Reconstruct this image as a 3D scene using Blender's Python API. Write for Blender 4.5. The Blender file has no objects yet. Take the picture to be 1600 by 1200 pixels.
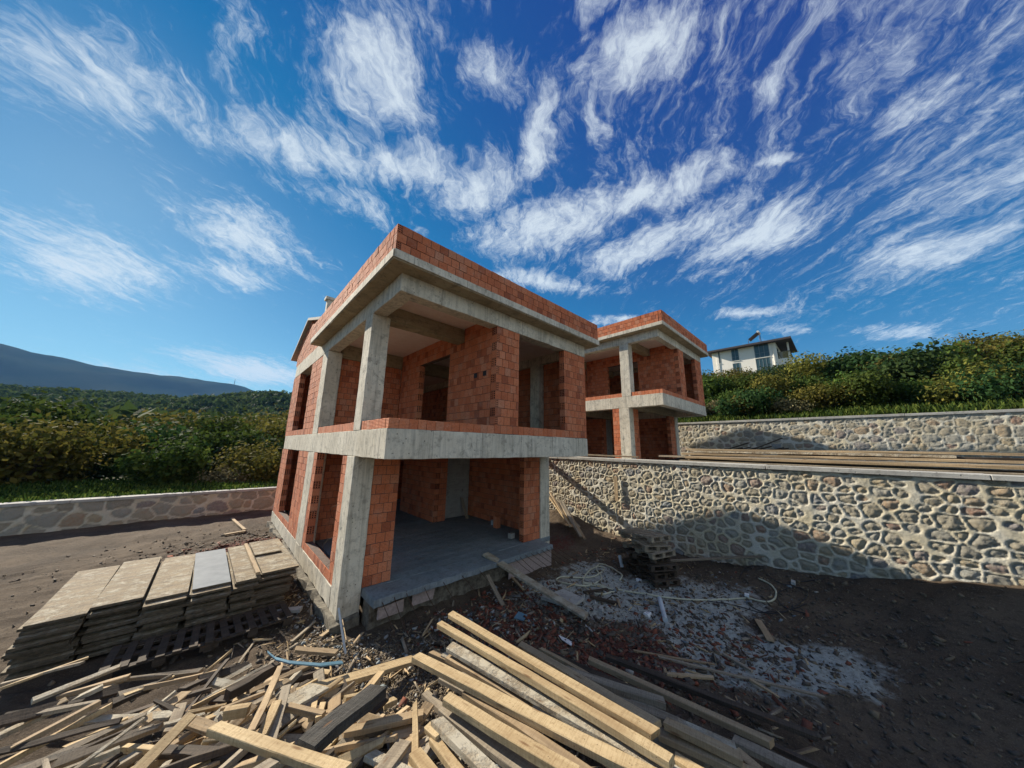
import bpy, math, random
import numpy as np
from mathutils import Vector, Matrix
random.seed(7); rng = np.random.default_rng(7)
scene = bpy.context.scene
R_ = math.radians
# ------------------------------------------------------------------ camera
EZ = 2.91; F = 478.6
def _n(v): return v/np.linalg.norm(v)
_X = _n(np.array([1320-800, 600-707, -F])); _Y = np.array([341-800, 600-690, -F]); _Y = _n(_Y-_Y.dot(_X)*_X); _Z = np.cross(_X, _Y)
RC = np.array([_X, _Y, _Z])                       # camera -> world
cam = bpy.data.cameras.new('camera'); cam.sensor_width = 36; cam.lens = F/1600*36; cam.clip_start = .05; cam.clip_end = 20000
co = bpy.data.objects.new('camera', cam); scene.collection.objects.link(co); scene.camera = co
M = Matrix([list(RC[i])+[0] for i in range(3)]+[[0, 0, 0, 1]]); M.translation = Vector((0, 0, EZ)); co.matrix_world = M
def ray(u, v): return RC@np.array([u-800, 600-v, -F])
def at(u, v, z):                                   # photo pixel -> point at height z (used to measure the place)
    r = ray(u, v); p = r*((z-EZ)/r[2]); return Vector((p[0], p[1], z))
def atx(u, v, x): r = ray(u, v); p = r*(x/r[0]); return Vector((x, p[1], p[2]+EZ))
def aty(u, v, y): r = ray(u, v); p = r*(y/r[1]); return Vector((p[0], y, p[2]+EZ))
# ------------------------------------------------------------------ sun, sky
SUN = Vector((-.258, 1, .563)).normalized()
sl = bpy.data.lights.new('sun', 'SUN'); sl.energy = 5.0; sl.angle = R_(.5); sl.color = (1, .91, .76)
so = bpy.data.objects.new('sun', sl); scene.collection.objects.link(so); so.rotation_euler = (-SUN).to_track_quat('-Z', 'Y').to_euler()
scene.view_settings.view_transform = 'Standard'; scene.view_settings.look = 'None'; scene.view_settings.gamma = 1; scene.view_settings.exposure = 1.1
w = bpy.data.worlds.new('World'); scene.world = w; w.use_nodes = True
nt = w.node_tree; N = nt.nodes; L = nt.links; N.clear()
def wn(t, **k):
    n = N.new(t)
    for a, b in k.items(): setattr(n, a, b)
    return n
def wset(n, i, v):
    if isinstance(v, bpy.types.NodeSocket): L.new(v, n.inputs[i])
    else: n.inputs[i].default_value = v
def wm(op, a, b=None, c=None, clamp=False):
    n = wn('ShaderNodeMath', operation=op, use_clamp=clamp); wset(n, 0, a)
    if b is not None: wset(n, 1, b)
    if c is not None: wset(n, 2, c)
    return n.outputs[0]
def wv(op, a, b=None):
    n = wn('ShaderNodeVectorMath', operation=op); wset(n, 0, a)
    if b is not None: wset(n, 1, b)
    return n.outputs['Value'] if op in ('DOT_PRODUCT', 'LENGTH') else n.outputs[0]
sky = wn('ShaderNodeTexSky', sky_type='NISHITA', sun_disc=False, sun_elevation=math.asin(SUN.z), sun_rotation=math.atan2(SUN.x, SUN.y), altitude=300, air_density=1.0, dust_density=.1, ozone_density=3.5)
hs = wn('ShaderNodeHueSaturation'); hs.inputs['Saturation'].default_value = 1.0; hs.inputs['Value'].default_value = .95; L.new(sky.outputs[0], hs.inputs['Color'])
sc3 = wn('ShaderNodeSeparateColor'); L.new(hs.outputs[0], sc3.inputs[0]); cc3 = wn('ShaderNodeCombineColor')
for i_, (k_, o_, lo_, hi_) in enumerate(((.80, -.93, .02, 5.2), (.93, -.60, .1, 6.6), (.70, .68, .3, 8.4))): L.new(wm('MINIMUM', wm('MAXIMUM', wm('MULTIPLY_ADD', sc3.outputs[i_], k_, o_), lo_), hi_), cc3.inputs[i_])
geo = wn('ShaderNodeTexCoord'); D = geo.outputs['Generated']
sep = wn('ShaderNodeSeparateXYZ'); L.new(D, sep.inputs[0])
den = wm('MAXIMUM', wm('ADD', sep.outputs[2], .12), .05)
cmb = wn('ShaderNodeCombineXYZ'); L.new(wm('DIVIDE', sep.outputs[0], den), cmb.inputs[0]); L.new(wm('DIVIDE', sep.outputs[1], den), cmb.inputs[1])
P0 = cmb.outputs[0]
def plane(u, v):
    r = _n(ray(u, v)); return np.array([r[0], r[1]])/max(r[2]+.12, .05)
wn1 = wn('ShaderNodeTexNoise'); wset(wn1, 'Vector', P0); wset(wn1, 'Scale', 2.2); wset(wn1, 'Detail', 5.0); wset(wn1, 'Roughness', .6)
warp = wv('SCALE', wv('SUBTRACT', wn1.outputs['Color'], (.5, .5, .5))); warp.node.inputs['Scale'].default_value = .3
PW = wv('ADD', P0, warp)
CL = [(380,200,95,30,-15,42,.8),(365,80,50,10,5,60,.55),(480,235,110,38,-15,40,.9),(610,255,105,25,-8,26,.8),(610,115,70,50,-45,80,.85),
 (395,370,75,38,-20,32,.8),(540,320,110,52,-12,20,.7),(375,425,70,10,0,20,.8),(400,580,80,10,0,20,1.0),(780,110,65,20,-10,48,.7),
 (845,210,26,-5,-10,58,1.0),(745,290,78,-38,15,40,.9),(1010,80,100,-50,30,52,.85),(900,20,45,12,0,32,.65),(940,190,22,12,-10,30,.6),
 (1010,300,150,-62,20,24,.85),(840,360,115,-25,15,36,.85),(1010,385,135,-62,18,20,.85),(1180,370,115,-48,18,26,1.0),(1210,245,36,-8,5,12,.8),
 (1222,130,48,-52,10,14,.8),(1100,140,38,-25,6,8,.5),(850,440,90,10,0,12,.9),(1180,485,55,-5,0,8,.8),(960,500,40,-4,0,8,.8),(1235,515,40,0,0,8,.6),
 (1105,430,70,-12,0,10,.5),(150,120,160,60,-30,60,.8),(130,420,120,30,0,40,.8),(1430,170,120,-70,20,35,.8),(1450,400,120,-40,20,25,.9),(1400,520,90,0,0,12,.7),(200,590,120,5,0,18,.8)]
tot = None
wn2 = wn('ShaderNodeTexNoise'); wset(wn2, 'Vector', P0); wset(wn2, 'Scale', .9); wset(wn2, 'Detail', 2.0)
warp2 = wv('SCALE', wv('SUBTRACT', wn2.outputs['Color'], (.5, .5, .5))); warp2.node.inputs['Scale'].default_value = .4; PF = wv('ADD', PW, warp2)
for (cx, cy, ax, ay, bx, by, s) in CL:
    pc = plane(cx, cy); A = np.array([plane(cx+ax, cy+ay)-pc, plane(cx+bx, cy+by)-pc]).T; I = np.linalg.inv(A)
    d = wv('SUBTRACT', PW, (pc[0], pc[1], 0)); c = wn('ShaderNodeCombineXYZ')
    L.new(wv('DOT_PRODUCT', d, (I[0, 0], I[0, 1], 0)), c.inputs[0]); L.new(wv('DOT_PRODUCT', d, (I[1, 0], I[1, 1], 0)), c.inputs[1])
    g = wm('MULTIPLY', wm('EXPONENT', wm('MULTIPLY', wv('DOT_PRODUCT', c.outputs[0], c.outputs[0]), -.75)), s)
    tot = g if tot is None else wm('MAXIMUM', tot, g)
for (px_, py_, ra_, s_) in ((.3, -2.2, 1.6, 1.5), (-2.2, -1.4, 1.3, 1.3), (2.9, -3.6, 1.1, 1.2), (-.2, -4.8, 2., 1.5)):    # unseen bright clouds added behind the camera to lift the shaded fronts
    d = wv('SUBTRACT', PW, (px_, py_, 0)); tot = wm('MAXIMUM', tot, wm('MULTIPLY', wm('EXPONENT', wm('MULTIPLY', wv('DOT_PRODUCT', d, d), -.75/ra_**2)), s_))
fd = _n(np.array([.74, .67])); 
def fib(su, sv, scale, detail, rough, dist):
    c = wn('ShaderNodeCombineXYZ')
    L.new(wv('DOT_PRODUCT', PF, (fd[0]*su, fd[1]*su, 0)), c.inputs[0]); L.new(wv('DOT_PRODUCT', PF, (-fd[1]*sv, fd[0]*sv, 0)), c.inputs[1])
    n = wn('ShaderNodeTexNoise'); wset(n, 'Vector', c.outputs[0]); wset(n, 'Scale', scale); wset(n, 'Detail', detail); wset(n, 'Roughness', rough); wset(n, 'Distortion', dist); return n.outputs['Fac']
f1 = fib(1.0, 3.0, 4.4, 12.0, .72, .1); f2 = fib(1.4, 2.0, 17.0, 5.0, .7, .1); f3 = fib(1, 1.3, 1.4, 3., .5, .2)
tex = wm('ADD', wm('MULTIPLY', f1, .66), wm('ADD', wm('MULTIPLY', f2, .38), wm('MULTIPLY', f3, .35)))
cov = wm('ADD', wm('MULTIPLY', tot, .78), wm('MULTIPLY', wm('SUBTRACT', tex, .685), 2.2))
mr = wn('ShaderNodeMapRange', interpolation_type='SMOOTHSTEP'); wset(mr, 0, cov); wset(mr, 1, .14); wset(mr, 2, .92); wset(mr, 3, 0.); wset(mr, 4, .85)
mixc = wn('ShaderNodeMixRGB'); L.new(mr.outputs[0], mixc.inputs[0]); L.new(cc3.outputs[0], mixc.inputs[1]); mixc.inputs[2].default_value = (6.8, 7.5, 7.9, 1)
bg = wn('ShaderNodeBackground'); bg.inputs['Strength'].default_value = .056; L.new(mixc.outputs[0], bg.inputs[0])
wo = wn('ShaderNodeOutputWorld'); L.new(bg.outputs[0], wo.inputs[0])
w.cycles.sampling_method = 'MANUAL'; w.cycles.sample_map_resolution = 512
scene.cycles.max_bounces = 6; scene.cycles.diffuse_bounces = 4; scene.cycles.use_denoising = True

# ------------------------------------------------------------------ helpers
def link(o): scene.collection.objects.link(o); return o
def tag(o, label=None, cat=None, group=None, kind=None):
    for k, v in (('label', label), ('category', cat), ('group', group), ('kind', kind)):
        if v: o[k] = v
    return o
def empty(name, loc=(0, 0, 0), rz=0):
    o = bpy.data.objects.new(name, None); o.empty_display_size = .3; o.location = loc; o.rotation_euler = (0, 0, rz); return link(o)
def copy_tree(o, kids, parent=None):
    c = o.copy(); link(c)
    if parent: c.parent = parent
    for ch in kids.get(o.name, ()): copy_tree(ch, kids, c)
    return c
def kids_map():
    k = {}
    for o in bpy.data.objects:
        if o.parent: k.setdefault(o.parent.name, []).append(o)
    return k
class MB:
    def __init__(s): s.v = []; s.f = []; s.m = []; s.c = []; s.uv = []
    def poly(s, pts, m=0, c=None, uv=None):
        i = len(s.v); s.v += [tuple(p) for p in pts]; s.f.append(tuple(range(i, i+len(pts)))); s.m.append(m)
        s.c.append(random.random() if c is None else c); s.uv += uv if uv else [(0, 0), (1, 0), (1, 1), (0, 1)][:len(pts)] + [(0, 0)]*(len(pts)-4)
    def hexa(s, p, m=0, c=None, mx=None, my=None):
        # p: 8 points (x0y0z0,x1y0z0,x1y1z0,x0y1z0, same at z1)
        if c is None: c = random.random()
        i = len(s.v); s.v += [tuple(q) for q in p]
        for k, (a, b, d, e) in enumerate(((0, 3, 2, 1), (4, 5, 6, 7), (0, 1, 5, 4), (2, 3, 7, 6), (3, 0, 4, 7), (1, 2, 6, 5))):
            s.f.append((i+a, i+b, i+d, i+e)); mm = m
            if k in (2, 3) and my is not None: mm = my
            if k in (4, 5) and mx is not None: mm = mx
            s.m.append(mm); s.c.append(c); s.uv += [(0, 0), (1, 0), (1, 1), (0, 1)]
    def box(s, x0, x1, y0, y1, z0, z1, m=0, c=None, mx=None, my=None, j=0):
        p = [[x, y, z] for z in (z0, z1) for x, y in ((x0, y0), (x1, y0), (x1, y1), (x0, y1))]
        if j: p = [[q+random.uniform(-j, j) for q in a] for a in p]
        s.hexa(p, m, c, mx, my)
    def tube(s, pts, r, n=6, m=0, c=0.5, cap=True):
        pts = [Vector(p) for p in pts]; rings = []; up = Vector((0, 0, 1)); nprev = None
        for i, p in enumerate(pts):
            t = (pts[min(i+1, len(pts)-1)]-pts[max(i-1, 0)]).normalized()
            a = (nprev - t*nprev.dot(t)) if nprev is not None else (t.cross(up) if abs(t.z) < .95 else t.cross(Vector((1, 0, 0))))
            a.normalize(); nprev = a; b = t.cross(a); rr = r[i] if isinstance(r, (list, tuple)) else r
            k = len(s.v); s.v += [tuple(p+a*(rr*math.cos(2*math.pi*q/n))+b*(rr*math.sin(2*math.pi*q/n))) for q in range(n)]; rings.append(k)
        for k0, k1 in zip(rings, rings[1:]):
            for q in range(n):
                s.f.append((k0+q, k0+(q+1) % n, k1+(q+1) % n, k1+q)); s.m.append(m); s.c.append(c); s.uv += [(0, 0), (1, 0), (1, 1), (0, 1)]
        if cap:
            for k in (rings[0], rings[-1]):
                s.f.append(tuple(range(k, k+n)) if k != rings[0] else tuple(range(k+n-1, k-1, -1))); s.m.append(m); s.c.append(c); s.uv += [(0, 0)]*n
    def build(s, name, mats, parent=None, off=None, smooth=False, bevel=0):
        if not isinstance(mats, (list, tuple)): mats = [mats]
        v = np.array(s.v, dtype=np.float32).reshape(-1, 3)
        if off is not None: v = v - np.array(off, dtype=np.float32)
        me = bpy.data.meshes.new(name); me.from_pydata(v.tolist(), [], s.f); 
        for m in mats: me.materials.append(m)
        me.polygons.foreach_set('material_index', s.m)
        a = me.attributes.new('rnd', 'FLOAT', 'FACE'); a.data.foreach_set('value', s.c)
        u = me.uv_layers.new(name='UVMap'); u.data.foreach_set('uv', np.array(s.uv, dtype=np.float32).ravel())
        if smooth: me.polygons.foreach_set('use_smooth', [True]*len(s.f))
        me.update()
        o = bpy.data.objects.new(name, me); link(o)
        if parent: o.parent = parent
        if bevel:
            b = o.modifiers.new('bevel', 'BEVEL'); b.width = bevel; b.segments = 1; b.limit_method = 'ANGLE'
        return o
def npmesh(name, v, f, mats, attrs=None, smooth=False, face_attrs=None, mi=None, parent=None):
    me = bpy.data.meshes.new(name); v = np.asarray(v, np.float32); f = np.asarray(f, np.int32); k = f.shape[1]
    me.vertices.add(len(v)); me.vertices.foreach_set('co', v.ravel())
    me.loops.add(f.size); me.loops.foreach_set('vertex_index', f.ravel())
    me.polygons.add(len(f)); me.polygons.foreach_set('loop_start', np.arange(0, f.size, k)); me.polygons.foreach_set('loop_total', np.full(len(f), k))
    for m in (mats if isinstance(mats, (list, tuple)) else [mats]): me.materials.append(m)
    for dom, at_ in (('POINT', attrs or {}), ('FACE', face_attrs or {})):
        for n_, a_ in at_.items():
            q = me.attributes.new(n_, 'FLOAT', dom); q.data.foreach_set('value', np.asarray(a_, np.float32))
    if mi is not None: me.polygons.foreach_set('material_index', mi)
    if smooth: me.polygons.foreach_set('use_smooth', np.ones(len(f), bool))
    me.update(calc_edges=True); me.validate()
    o = bpy.data.objects.new(name, me); link(o)
    if parent: o.parent = parent
    return o
# value noise in numpy
def vnoise(x, y, seed=0):
    xi = np.floor(x).astype(np.int64); yi = np.floor(y).astype(np.int64); xf = x-xi; yf = y-yi
    def h(a, b): 
        n = (a*374761393+b*668265263+seed*1442695) & 0x7fffffff; n = ((n ^ (n >> 13))*1274126177) & 0x7fffffff; return ((n ^ (n >> 16)) & 0xffff)/65535.
    u = xf*xf*(3-2*xf); v = yf*yf*(3-2*yf)
    return (h(xi, yi)*(1-u)+h(xi+1, yi)*u)*(1-v)+(h(xi, yi+1)*(1-u)+h(xi+1, yi+1)*u)*v
def fbm(x, y, o=4, seed=0):
    s = 0; a = .5; x = np.asarray(x, float); y = np.asarray(y, float)
    for k in range(o): s = s+a*(vnoise(x*2**k, y*2**k, seed+k)-.5)*2; a *= .5
    return s
# ------------------------------------------------------------------ materials
def mat(name, rough=.9, spec=.25):
    m = bpy.data.materials.new(name); m.use_nodes = True; t = m.node_tree; b = t.nodes['Principled BSDF']
    b.inputs['Roughness'].default_value = rough; b.inputs['Specular IOR Level'].default_value = spec
    return m, t, b
class T:
    def __init__(s, t): s.t = t
    def n(s, ty, **k):
        n = s.t.nodes.new(ty)
        for a, b in k.items():
            if a.startswith('i_'): s.set(n, a[2:].replace('_', ' '), b)
            else: setattr(n, a, b)
        return n
    def set(s, n, i, v):
        if isinstance(v, bpy.types.NodeSocket): s.t.links.new(v, n.inputs[i])
        else: n.inputs[i].default_value = v
    def noise(s, vec, scale, detail=4., rough=.6, dist=0.):
        n = s.n('ShaderNodeTexNoise'); s.set(n, 'Vector', vec); s.set(n, 'Scale', scale); s.set(n, 'Detail', detail); s.set(n, 'Roughness', rough); s.set(n, 'Distortion', dist); return n.outputs['Fac']
    def ramp(s, fac, stops):
        n = s.n('ShaderNodeValToRGB'); e = n.color_ramp.elements
        while len(e) < len(stops): e.new(.5)
        for x, (p, c) in zip(e, stops): x.position = p; x.color = (*c, 1) if not isinstance(c, float) else (c, c, c, 1)
        s.set(n, 0, fac); return n.outputs[0]
    def mix(s, f, a, b, bt='MIX'):
        n = s.n('ShaderNodeMixRGB', blend_type=bt); s.set(n, 0, f)
        for i, c in ((1, a), (2, b)): s.set(n, i, (*c, 1) if isinstance(c, tuple) and len(c) == 3 else c)
        return n.outputs[0]
    def math(s, op, a, b=0., clamp=False):
        n = s.n('ShaderNodeMath', operation=op, use_clamp=clamp); s.set(n, 0, a); s.set(n, 1, b); return n.outputs[0]
    def scale(s, vec, sc):
        n = s.n('ShaderNodeMapping'); s.set(n, 'Vector', vec); n.inputs['Scale'].default_value = sc; return n.outputs[0]
    def attr(s, name): return s.n('ShaderNodeAttribute', attribute_name=name).outputs['Fac']
    def bump(s, h, strength, dist, b, normal=None):
        n = s.n('ShaderNodeBump'); s.set(n, 'Height', h); n.inputs['Strength'].default_value = strength; n.inputs['Distance'].default_value = dist
        if normal: s.set(n, 'Normal', normal)
        s.t.links.new(n.outputs[0], b.inputs['Normal']); return n.outputs[0]
def m_brick(name, holes=False):
    m, t, b = mat(name, .88, .2); q = T(t); P = q.n('ShaderNodeTexCoord'); O = P.outputs['Object']; UV = P.outputs['UV']
    r = q.attr('rnd')
    c = q.ramp(r, [(0, (.36, .105, .05)), (.08, (.52, .155, .07)), (.5, (.58, .18, .08)), (.88, (.64, .225, .11)), (1, (.55, .23, .13))])
    n1 = q.noise(O, 3.2, 5.); n2 = q.noise(O, 26., 5., .7)
    c = q.mix(q.ramp(n1, [(.5, 0.), (.75, .35)]), c, (.55, .36, .26))
    c = q.mix(q.ramp(n2, [(.28, .55), (.5, 0.)]), c, (.17, .06, .04))
    c = q.mix(q.ramp(q.noise(O, 55., 3.), [(.62, 0.), (.72, .5)]), c, (.55, .45, .38))
    sx = q.n('ShaderNodeSeparateXYZ'); q.set(sx, 0, UV)
    if holes:
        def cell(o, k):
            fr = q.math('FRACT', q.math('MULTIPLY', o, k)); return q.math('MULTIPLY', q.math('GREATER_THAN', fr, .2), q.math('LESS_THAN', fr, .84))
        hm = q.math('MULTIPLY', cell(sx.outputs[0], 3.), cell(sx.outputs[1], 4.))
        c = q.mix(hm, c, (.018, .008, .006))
        q.bump(q.math('MULTIPLY', hm, -1.), .8, .02, b)
    else:
        gr = q.math('SINE', q.math('MULTIPLY', sx.outputs[1], 6.2832*7)); h = q.math('ADD', q.math('MULTIPLY', gr, .4), q.math('MULTIPLY', n2, .9))
        q.bump(h, .9, .009, b)
    t.links.new(c, b.inputs['Base Color']); return m
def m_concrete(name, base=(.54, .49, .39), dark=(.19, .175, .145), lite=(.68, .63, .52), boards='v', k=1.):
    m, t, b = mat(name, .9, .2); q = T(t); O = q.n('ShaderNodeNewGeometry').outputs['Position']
    n1 = q.noise(O, .9*k, 6., .62, .3); n2 = q.noise(O, 6.*k, 7., .7); n3 = q.noise(O, 45.*k, 4., .65)
    c = q.mix(q.ramp(n1, [(.35, 0.), (.65, 1.)]), base, lite)
    c = q.mix(q.ramp(n2, [(.5, 0.), (.72, .75)]), c, dark)
    c = q.mix(q.ramp(n3, [(.58, 0.), (.7, .5)]), c, dark)
    st = q.noise(q.scale(O, (9, 9, .55) if boards == 'v' else (1.2, 1.2, 14)), 1.6, 4., .6)
    c = q.mix(q.ramp(st, [(.48, 0.), (.7, .5)]), c, dark)
    pit = q.n('ShaderNodeTexVoronoi'); q.set(pit, 'Vector', O); q.set(pit, 'Scale', 11.)
    pm = q.ramp(pit.outputs[0], [(.07, 1.), (.2, 0.)]); pm2 = q.math('MULTIPLY', pm, q.math('GREATER_THAN', q.noise(O, 5., 2.), .5))
    c = q.mix(q.math('MULTIPLY', pm2, .75), c, (.07, .065, .055))
    sx = q.n('ShaderNodeSeparateXYZ'); q.set(sx, 0, O); jl = q.math('FRACT', q.math('MULTIPLY', q.math('ADD', q.math('ADD', sx.outputs[0], sx.outputs[1]), q.math('MULTIPLY', n1, .03)), .81)); jm = q.math('MULTIPLY', q.math('LESS_THAN', jl, .012), .6); c = q.mix(jm, c, (.09, .08, .07)) if boards == 'v' and k == 1. else c
    dr = q.noise(q.scale(O, (22, 22, .8)), 1.2, 5., .7); c = q.mix(q.ramp(dr, [(.6, 0.), (.74, .45)]), c, (.62, .59, .52)); c = q.mix(q.ramp(q.noise(O, 2.4, 5., .7, 1.), [(.6, 0.), (.68, .5)]), c, (.13, .12, .10))
    h = q.math('ADD', q.math('MULTIPLY', n3, .5), q.math('SUBTRACT', q.math('MULTIPLY', st, .8), pm2)); q.bump(h, .6, .012, b)
    t.links.new(c, b.inputs['Base Color']); return m
def m_plain(name, c1, c2, scale=8., rough=.85, bump=.3, dist=.01, spec=.25, metal=0.):
    m, t, b = mat(name, rough, spec); q = T(t); O = q.n('ShaderNodeTexCoord').outputs['Object']
    n = q.noise(O, scale, 6., .65); c = q.mix(q.ramp(n, [(.35, 0.), (.65, 1.)]), c1, c2)
    t.links.new(c, b.inputs['Base Color']); b.inputs['Metallic'].default_value = metal
    if bump: q.bump(q.noise(O, scale*5, 5., .7), bump, dist, b)
    return m
def m_wood(name, c1, c2, dark, caked=0., gr=1.):
    m, t, b = mat(name, .82, .2); q = T(t); O = q.n('ShaderNodeTexCoord').outputs['Object']; oi = q.n('ShaderNodeObjectInfo')
    off = q.n('ShaderNodeVectorMath', operation='SCALE'); cb = q.n('ShaderNodeCombineXYZ'); 
    for i in range(3): q.set(cb, i, oi.outputs['Random'])
    q.set(off, 0, cb.outputs[0]); off.inputs['Scale'].default_value = 31.
    ad = q.n('ShaderNodeVectorMath', operation='ADD'); q.set(ad, 0, O); q.set(ad, 1, off.outputs[0]); V = ad.outputs[0]
    g = q.noise(q.scale(V, (1.2, 26, 26)), 2.2, 6., .65, .5); g2 = q.noise(q.scale(V, (.5, 5, 5)), 1.5, 4., .6, .6)
    c = q.mix(q.ramp(g, [(.35, 0.), (.68, 1.)]), c1, c2)
    c = q.mix(q.ramp(g2, [(.42, 0.), (.7, .75)]), c, dark)
    sw = q.noise(q.scale(V, (60, 3, 3)), 1.4, 3., .6); c = q.mix(q.ramp(sw, [(.47, 0.), (.64, .42)]), c, dark)
    sp = q.n('ShaderNodeTexVoronoi'); q.set(sp, 'Vector', V); q.set(sp, 'Scale', 24.); c = q.mix(q.math('MULTIPLY', q.ramp(sp.outputs[0], [(.06, 1.), (.13, 0.)]), q.math('GREATER_THAN', q.noise(V, 4., 2.), .52)), c, (.07, .045, .03))
    kn = q.n('ShaderNodeTexVoronoi'); q.set(kn, 'Vector', q.scale(V, (2.2, 11, 11))); q.set(kn, 'Scale', 1.)
    c = q.mix(q.ramp(kn.outputs[0], [(.06, .8), (.17, 0.)]), c, (.16, .08, .035))
    c = q.mix(q.ramp(q.noise(V, 38., 4., .7), [(.55, 0.), (.68, .75)]), c, dark)
    c = q.mix(q.math('MULTIPLY', oi.outputs['Random'], .6), c, q.mix(1., c, (.60, .55, .5), 'MULTIPLY'))
    if caked:
        n = q.noise(V, 5., 7., .75); f = q.ramp(n, [(.5-.08*caked, .0), (.66-.08*caked, .8)]); c = q.mix(f, c, (.46, .42, .33)); hh = q.math('ADD', g, q.math('MULTIPLY', f, 1.5)); q.bump(hh, .7, .012*gr, b)
    else: q.bump(g, .5, .008*gr, b)
    t.links.new(c, b.inputs['Base Color']); return m
def m_stone():
    m, t, b = mat('stone_masonry', .92, .2); q = T(t); O = q.n('ShaderNodeNewGeometry').outputs['Position']
    mo = q.attr('mort'); r = q.attr('rnd')
    s = q.ramp(r, [(0, (.24, .23, .20)), (.25, (.34, .29, .20)), (.5, (.31, .31, .28)), (.72, (.40, .32, .20)), (.86, (.30, .18, .13)), (1, (.20, .23, .25))])
    s = q.mix(q.ramp(q.noise(O, 15., 6., .75), [(.42, 0.), (.64, .8)]), s, (.36, .33, .26))
    s = q.mix(q.ramp(q.noise(O, 32., 5., .7), [(.56, 0.), (.7, .8)]), s, (.08, .075, .065))
    mc = q.mix(q.ramp(q.noise(O, 1.3, 4., .6), [(.38, 0.), (.62, 1.)]), (.62, .59, .50), (.56, .49, .34))
    mc = q.mix(q.ramp(q.noise(O, 22., 5., .7), [(.5, 0.), (.75, .6)]), mc, (.28, .25, .19))
    t.links.new(q.mix(mo, s, mc), b.inputs['Base Color']); q.bump(q.noise(O, 28., 6., .8), .9, .03, b); return m
def m_ground():
    m, t, b = mat('ground_dirt', .95, .15); q = T(t); O = q.n('ShaderNodeNewGeometry').outputs['Position']
    n1 = q.noise(O, .8, 6., .65); n2 = q.noise(O, 9., 7., .75); n3 = q.noise(O, 55., 4., .7)
    c = q.mix(q.ramp(n1, [(.35, 0.), (.65, 1.)]), (.066, .048, .034), (.135, .10, .068))
    c = q.mix(q.ramp(n2, [(.5, 0.), (.7, .8)]), c, (.035, .026, .02))
    c = q.mix(q.ramp(n3, [(.56, 0.), (.68, .7)]), c, (.25, .20, .145))
    e = q.math('ADD', q.attr('cement'), q.math('MULTIPLY', q.math('SUBTRACT', q.noise(O, 3., 7., .7), .5), 1.0))
    c = q.mix(q.ramp(e, [(.42, 0.), (.62, .92)]), c, q.mix(q.ramp(q.noise(O, 14., 6., .7), [(.45, 0.), (.65, 1.)]), (.46, .47, .42), (.26, .26, .22)))
    e = q.math('ADD', q.attr('crumbs'), q.math('MULTIPLY', q.math('SUBTRACT', q.noise(O, 8., 6., .75), .5), 1.1))
    c = q.mix(q.ramp(e, [(.42, 0.), (.6, .85)]), c, q.mix(q.ramp(n3, [(.4, 0.), (.6, 1.)]), (.17, .05, .035), (.07, .03, .025)))
    e = q.math('ADD', q.attr('green'), q.math('MULTIPLY', q.math('SUBTRACT', q.noise(O, .35, 7., .7), .5), .7))
    c = q.mix(q.ramp(e, [(.4, 0.), (.6, 1.)]), c, q.mix(q.ramp(q.noise(O, 1.1, 6., .7), [(.4, 0.), (.6, 1.)]), (.045, .06, .02), (.13, .115, .05)))
    t.links.new(c, b.inputs['Base Color']); q.bump(q.math('ADD', n2, q.math('MULTIPLY', n3, .6)), .9, .05, b); return m
def m_leaf(name, cols):
    m, t, b = mat(name, .85, .08); q = T(t); r = q.attr('rnd'); oi = q.n('ShaderNodeObjectInfo').outputs['Random']
    c = q.ramp(r, [(i/(len(cols)-1), c) for i, c in enumerate(cols)])
    hv = q.n('ShaderNodeHueSaturation'); q.set(hv, 'Color', c); q.set(hv, 'Hue', q.math('ADD', q.math('MULTIPLY', oi, .045), .475)); q.set(hv, 'Value', q.math('ADD', q.math('MULTIPLY', oi, .5), .75))
    t.links.new(hv.outputs[0], b.inputs['Base Color'])
    tr = q.n('ShaderNodeBsdfTranslucent'); q.set(tr, 0, hv.outputs[0]); ms = q.n('ShaderNodeMixShader'); ms.inputs[0].default_value = .3
    t.links.new(b.outputs[0], ms.inputs[1]); t.links.new(tr.outputs[0], ms.inputs[2]); t.links.new(ms.outputs[0], t.nodes['Material Output'].inputs[0]); return m
BR = m_brick('clay_brick'); BH = m_brick('clay_brick_hollow_end', True)
MO = m_plain('mortar', (.07, .045, .035), (.14, .10, .08), 12.)
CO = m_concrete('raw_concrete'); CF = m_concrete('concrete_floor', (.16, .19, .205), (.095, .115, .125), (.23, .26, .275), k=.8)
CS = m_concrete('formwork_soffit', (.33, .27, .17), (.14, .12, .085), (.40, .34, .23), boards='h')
CC = m_concrete('coping_concrete', (.36, .35, .32), (.2, .19, .18), (.45, .44, .40), boards='h')
PK = m_plain('ceiling_foam_blocks', (.74, .58, .52), (.80, .66, .60), 5., bump=.15)
PB = m_plain('pale_pink_board', (.42, .33, .30), (.28, .23, .21), 18.)
RU = m_plain('rubble_footing', (.10, .085, .065), (.30, .27, .21), 9., bump=.9, dist=.05)
IR = m_plain('rusty_iron', (.045, .03, .022), (.11, .06, .035), 30., .8)
WF = m_wood('fresh_timber', (.62, .485, .29), (.52, .395, .22), (.30, .20, .10))
WT = m_wood('tan_timber', (.52, .40, .25), (.42, .30, .17), (.26, .19, .12))
WG = m_wood('weathered_timber', (.42, .355, .26), (.30, .255, .19), (.15, .12, .09))
WC = m_wood('cement_caked_timber', (.50, .42, .30), (.40, .33, .23), (.2, .17, .13), 1.)
WD = m_wood('dark_timber', (.12, .09, .065), (.065, .05, .04), (.03, .025, .02), gr=1.4)
WB = m_wood('charred_timber', (.105, .10, .09), (.055, .053, .05), (.018, .018, .018), gr=3.)
PL = m_wood('film_faced_plywood', (.36, .285, .175), (.26, .20, .125), (.11, .085, .06), .35)
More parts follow.
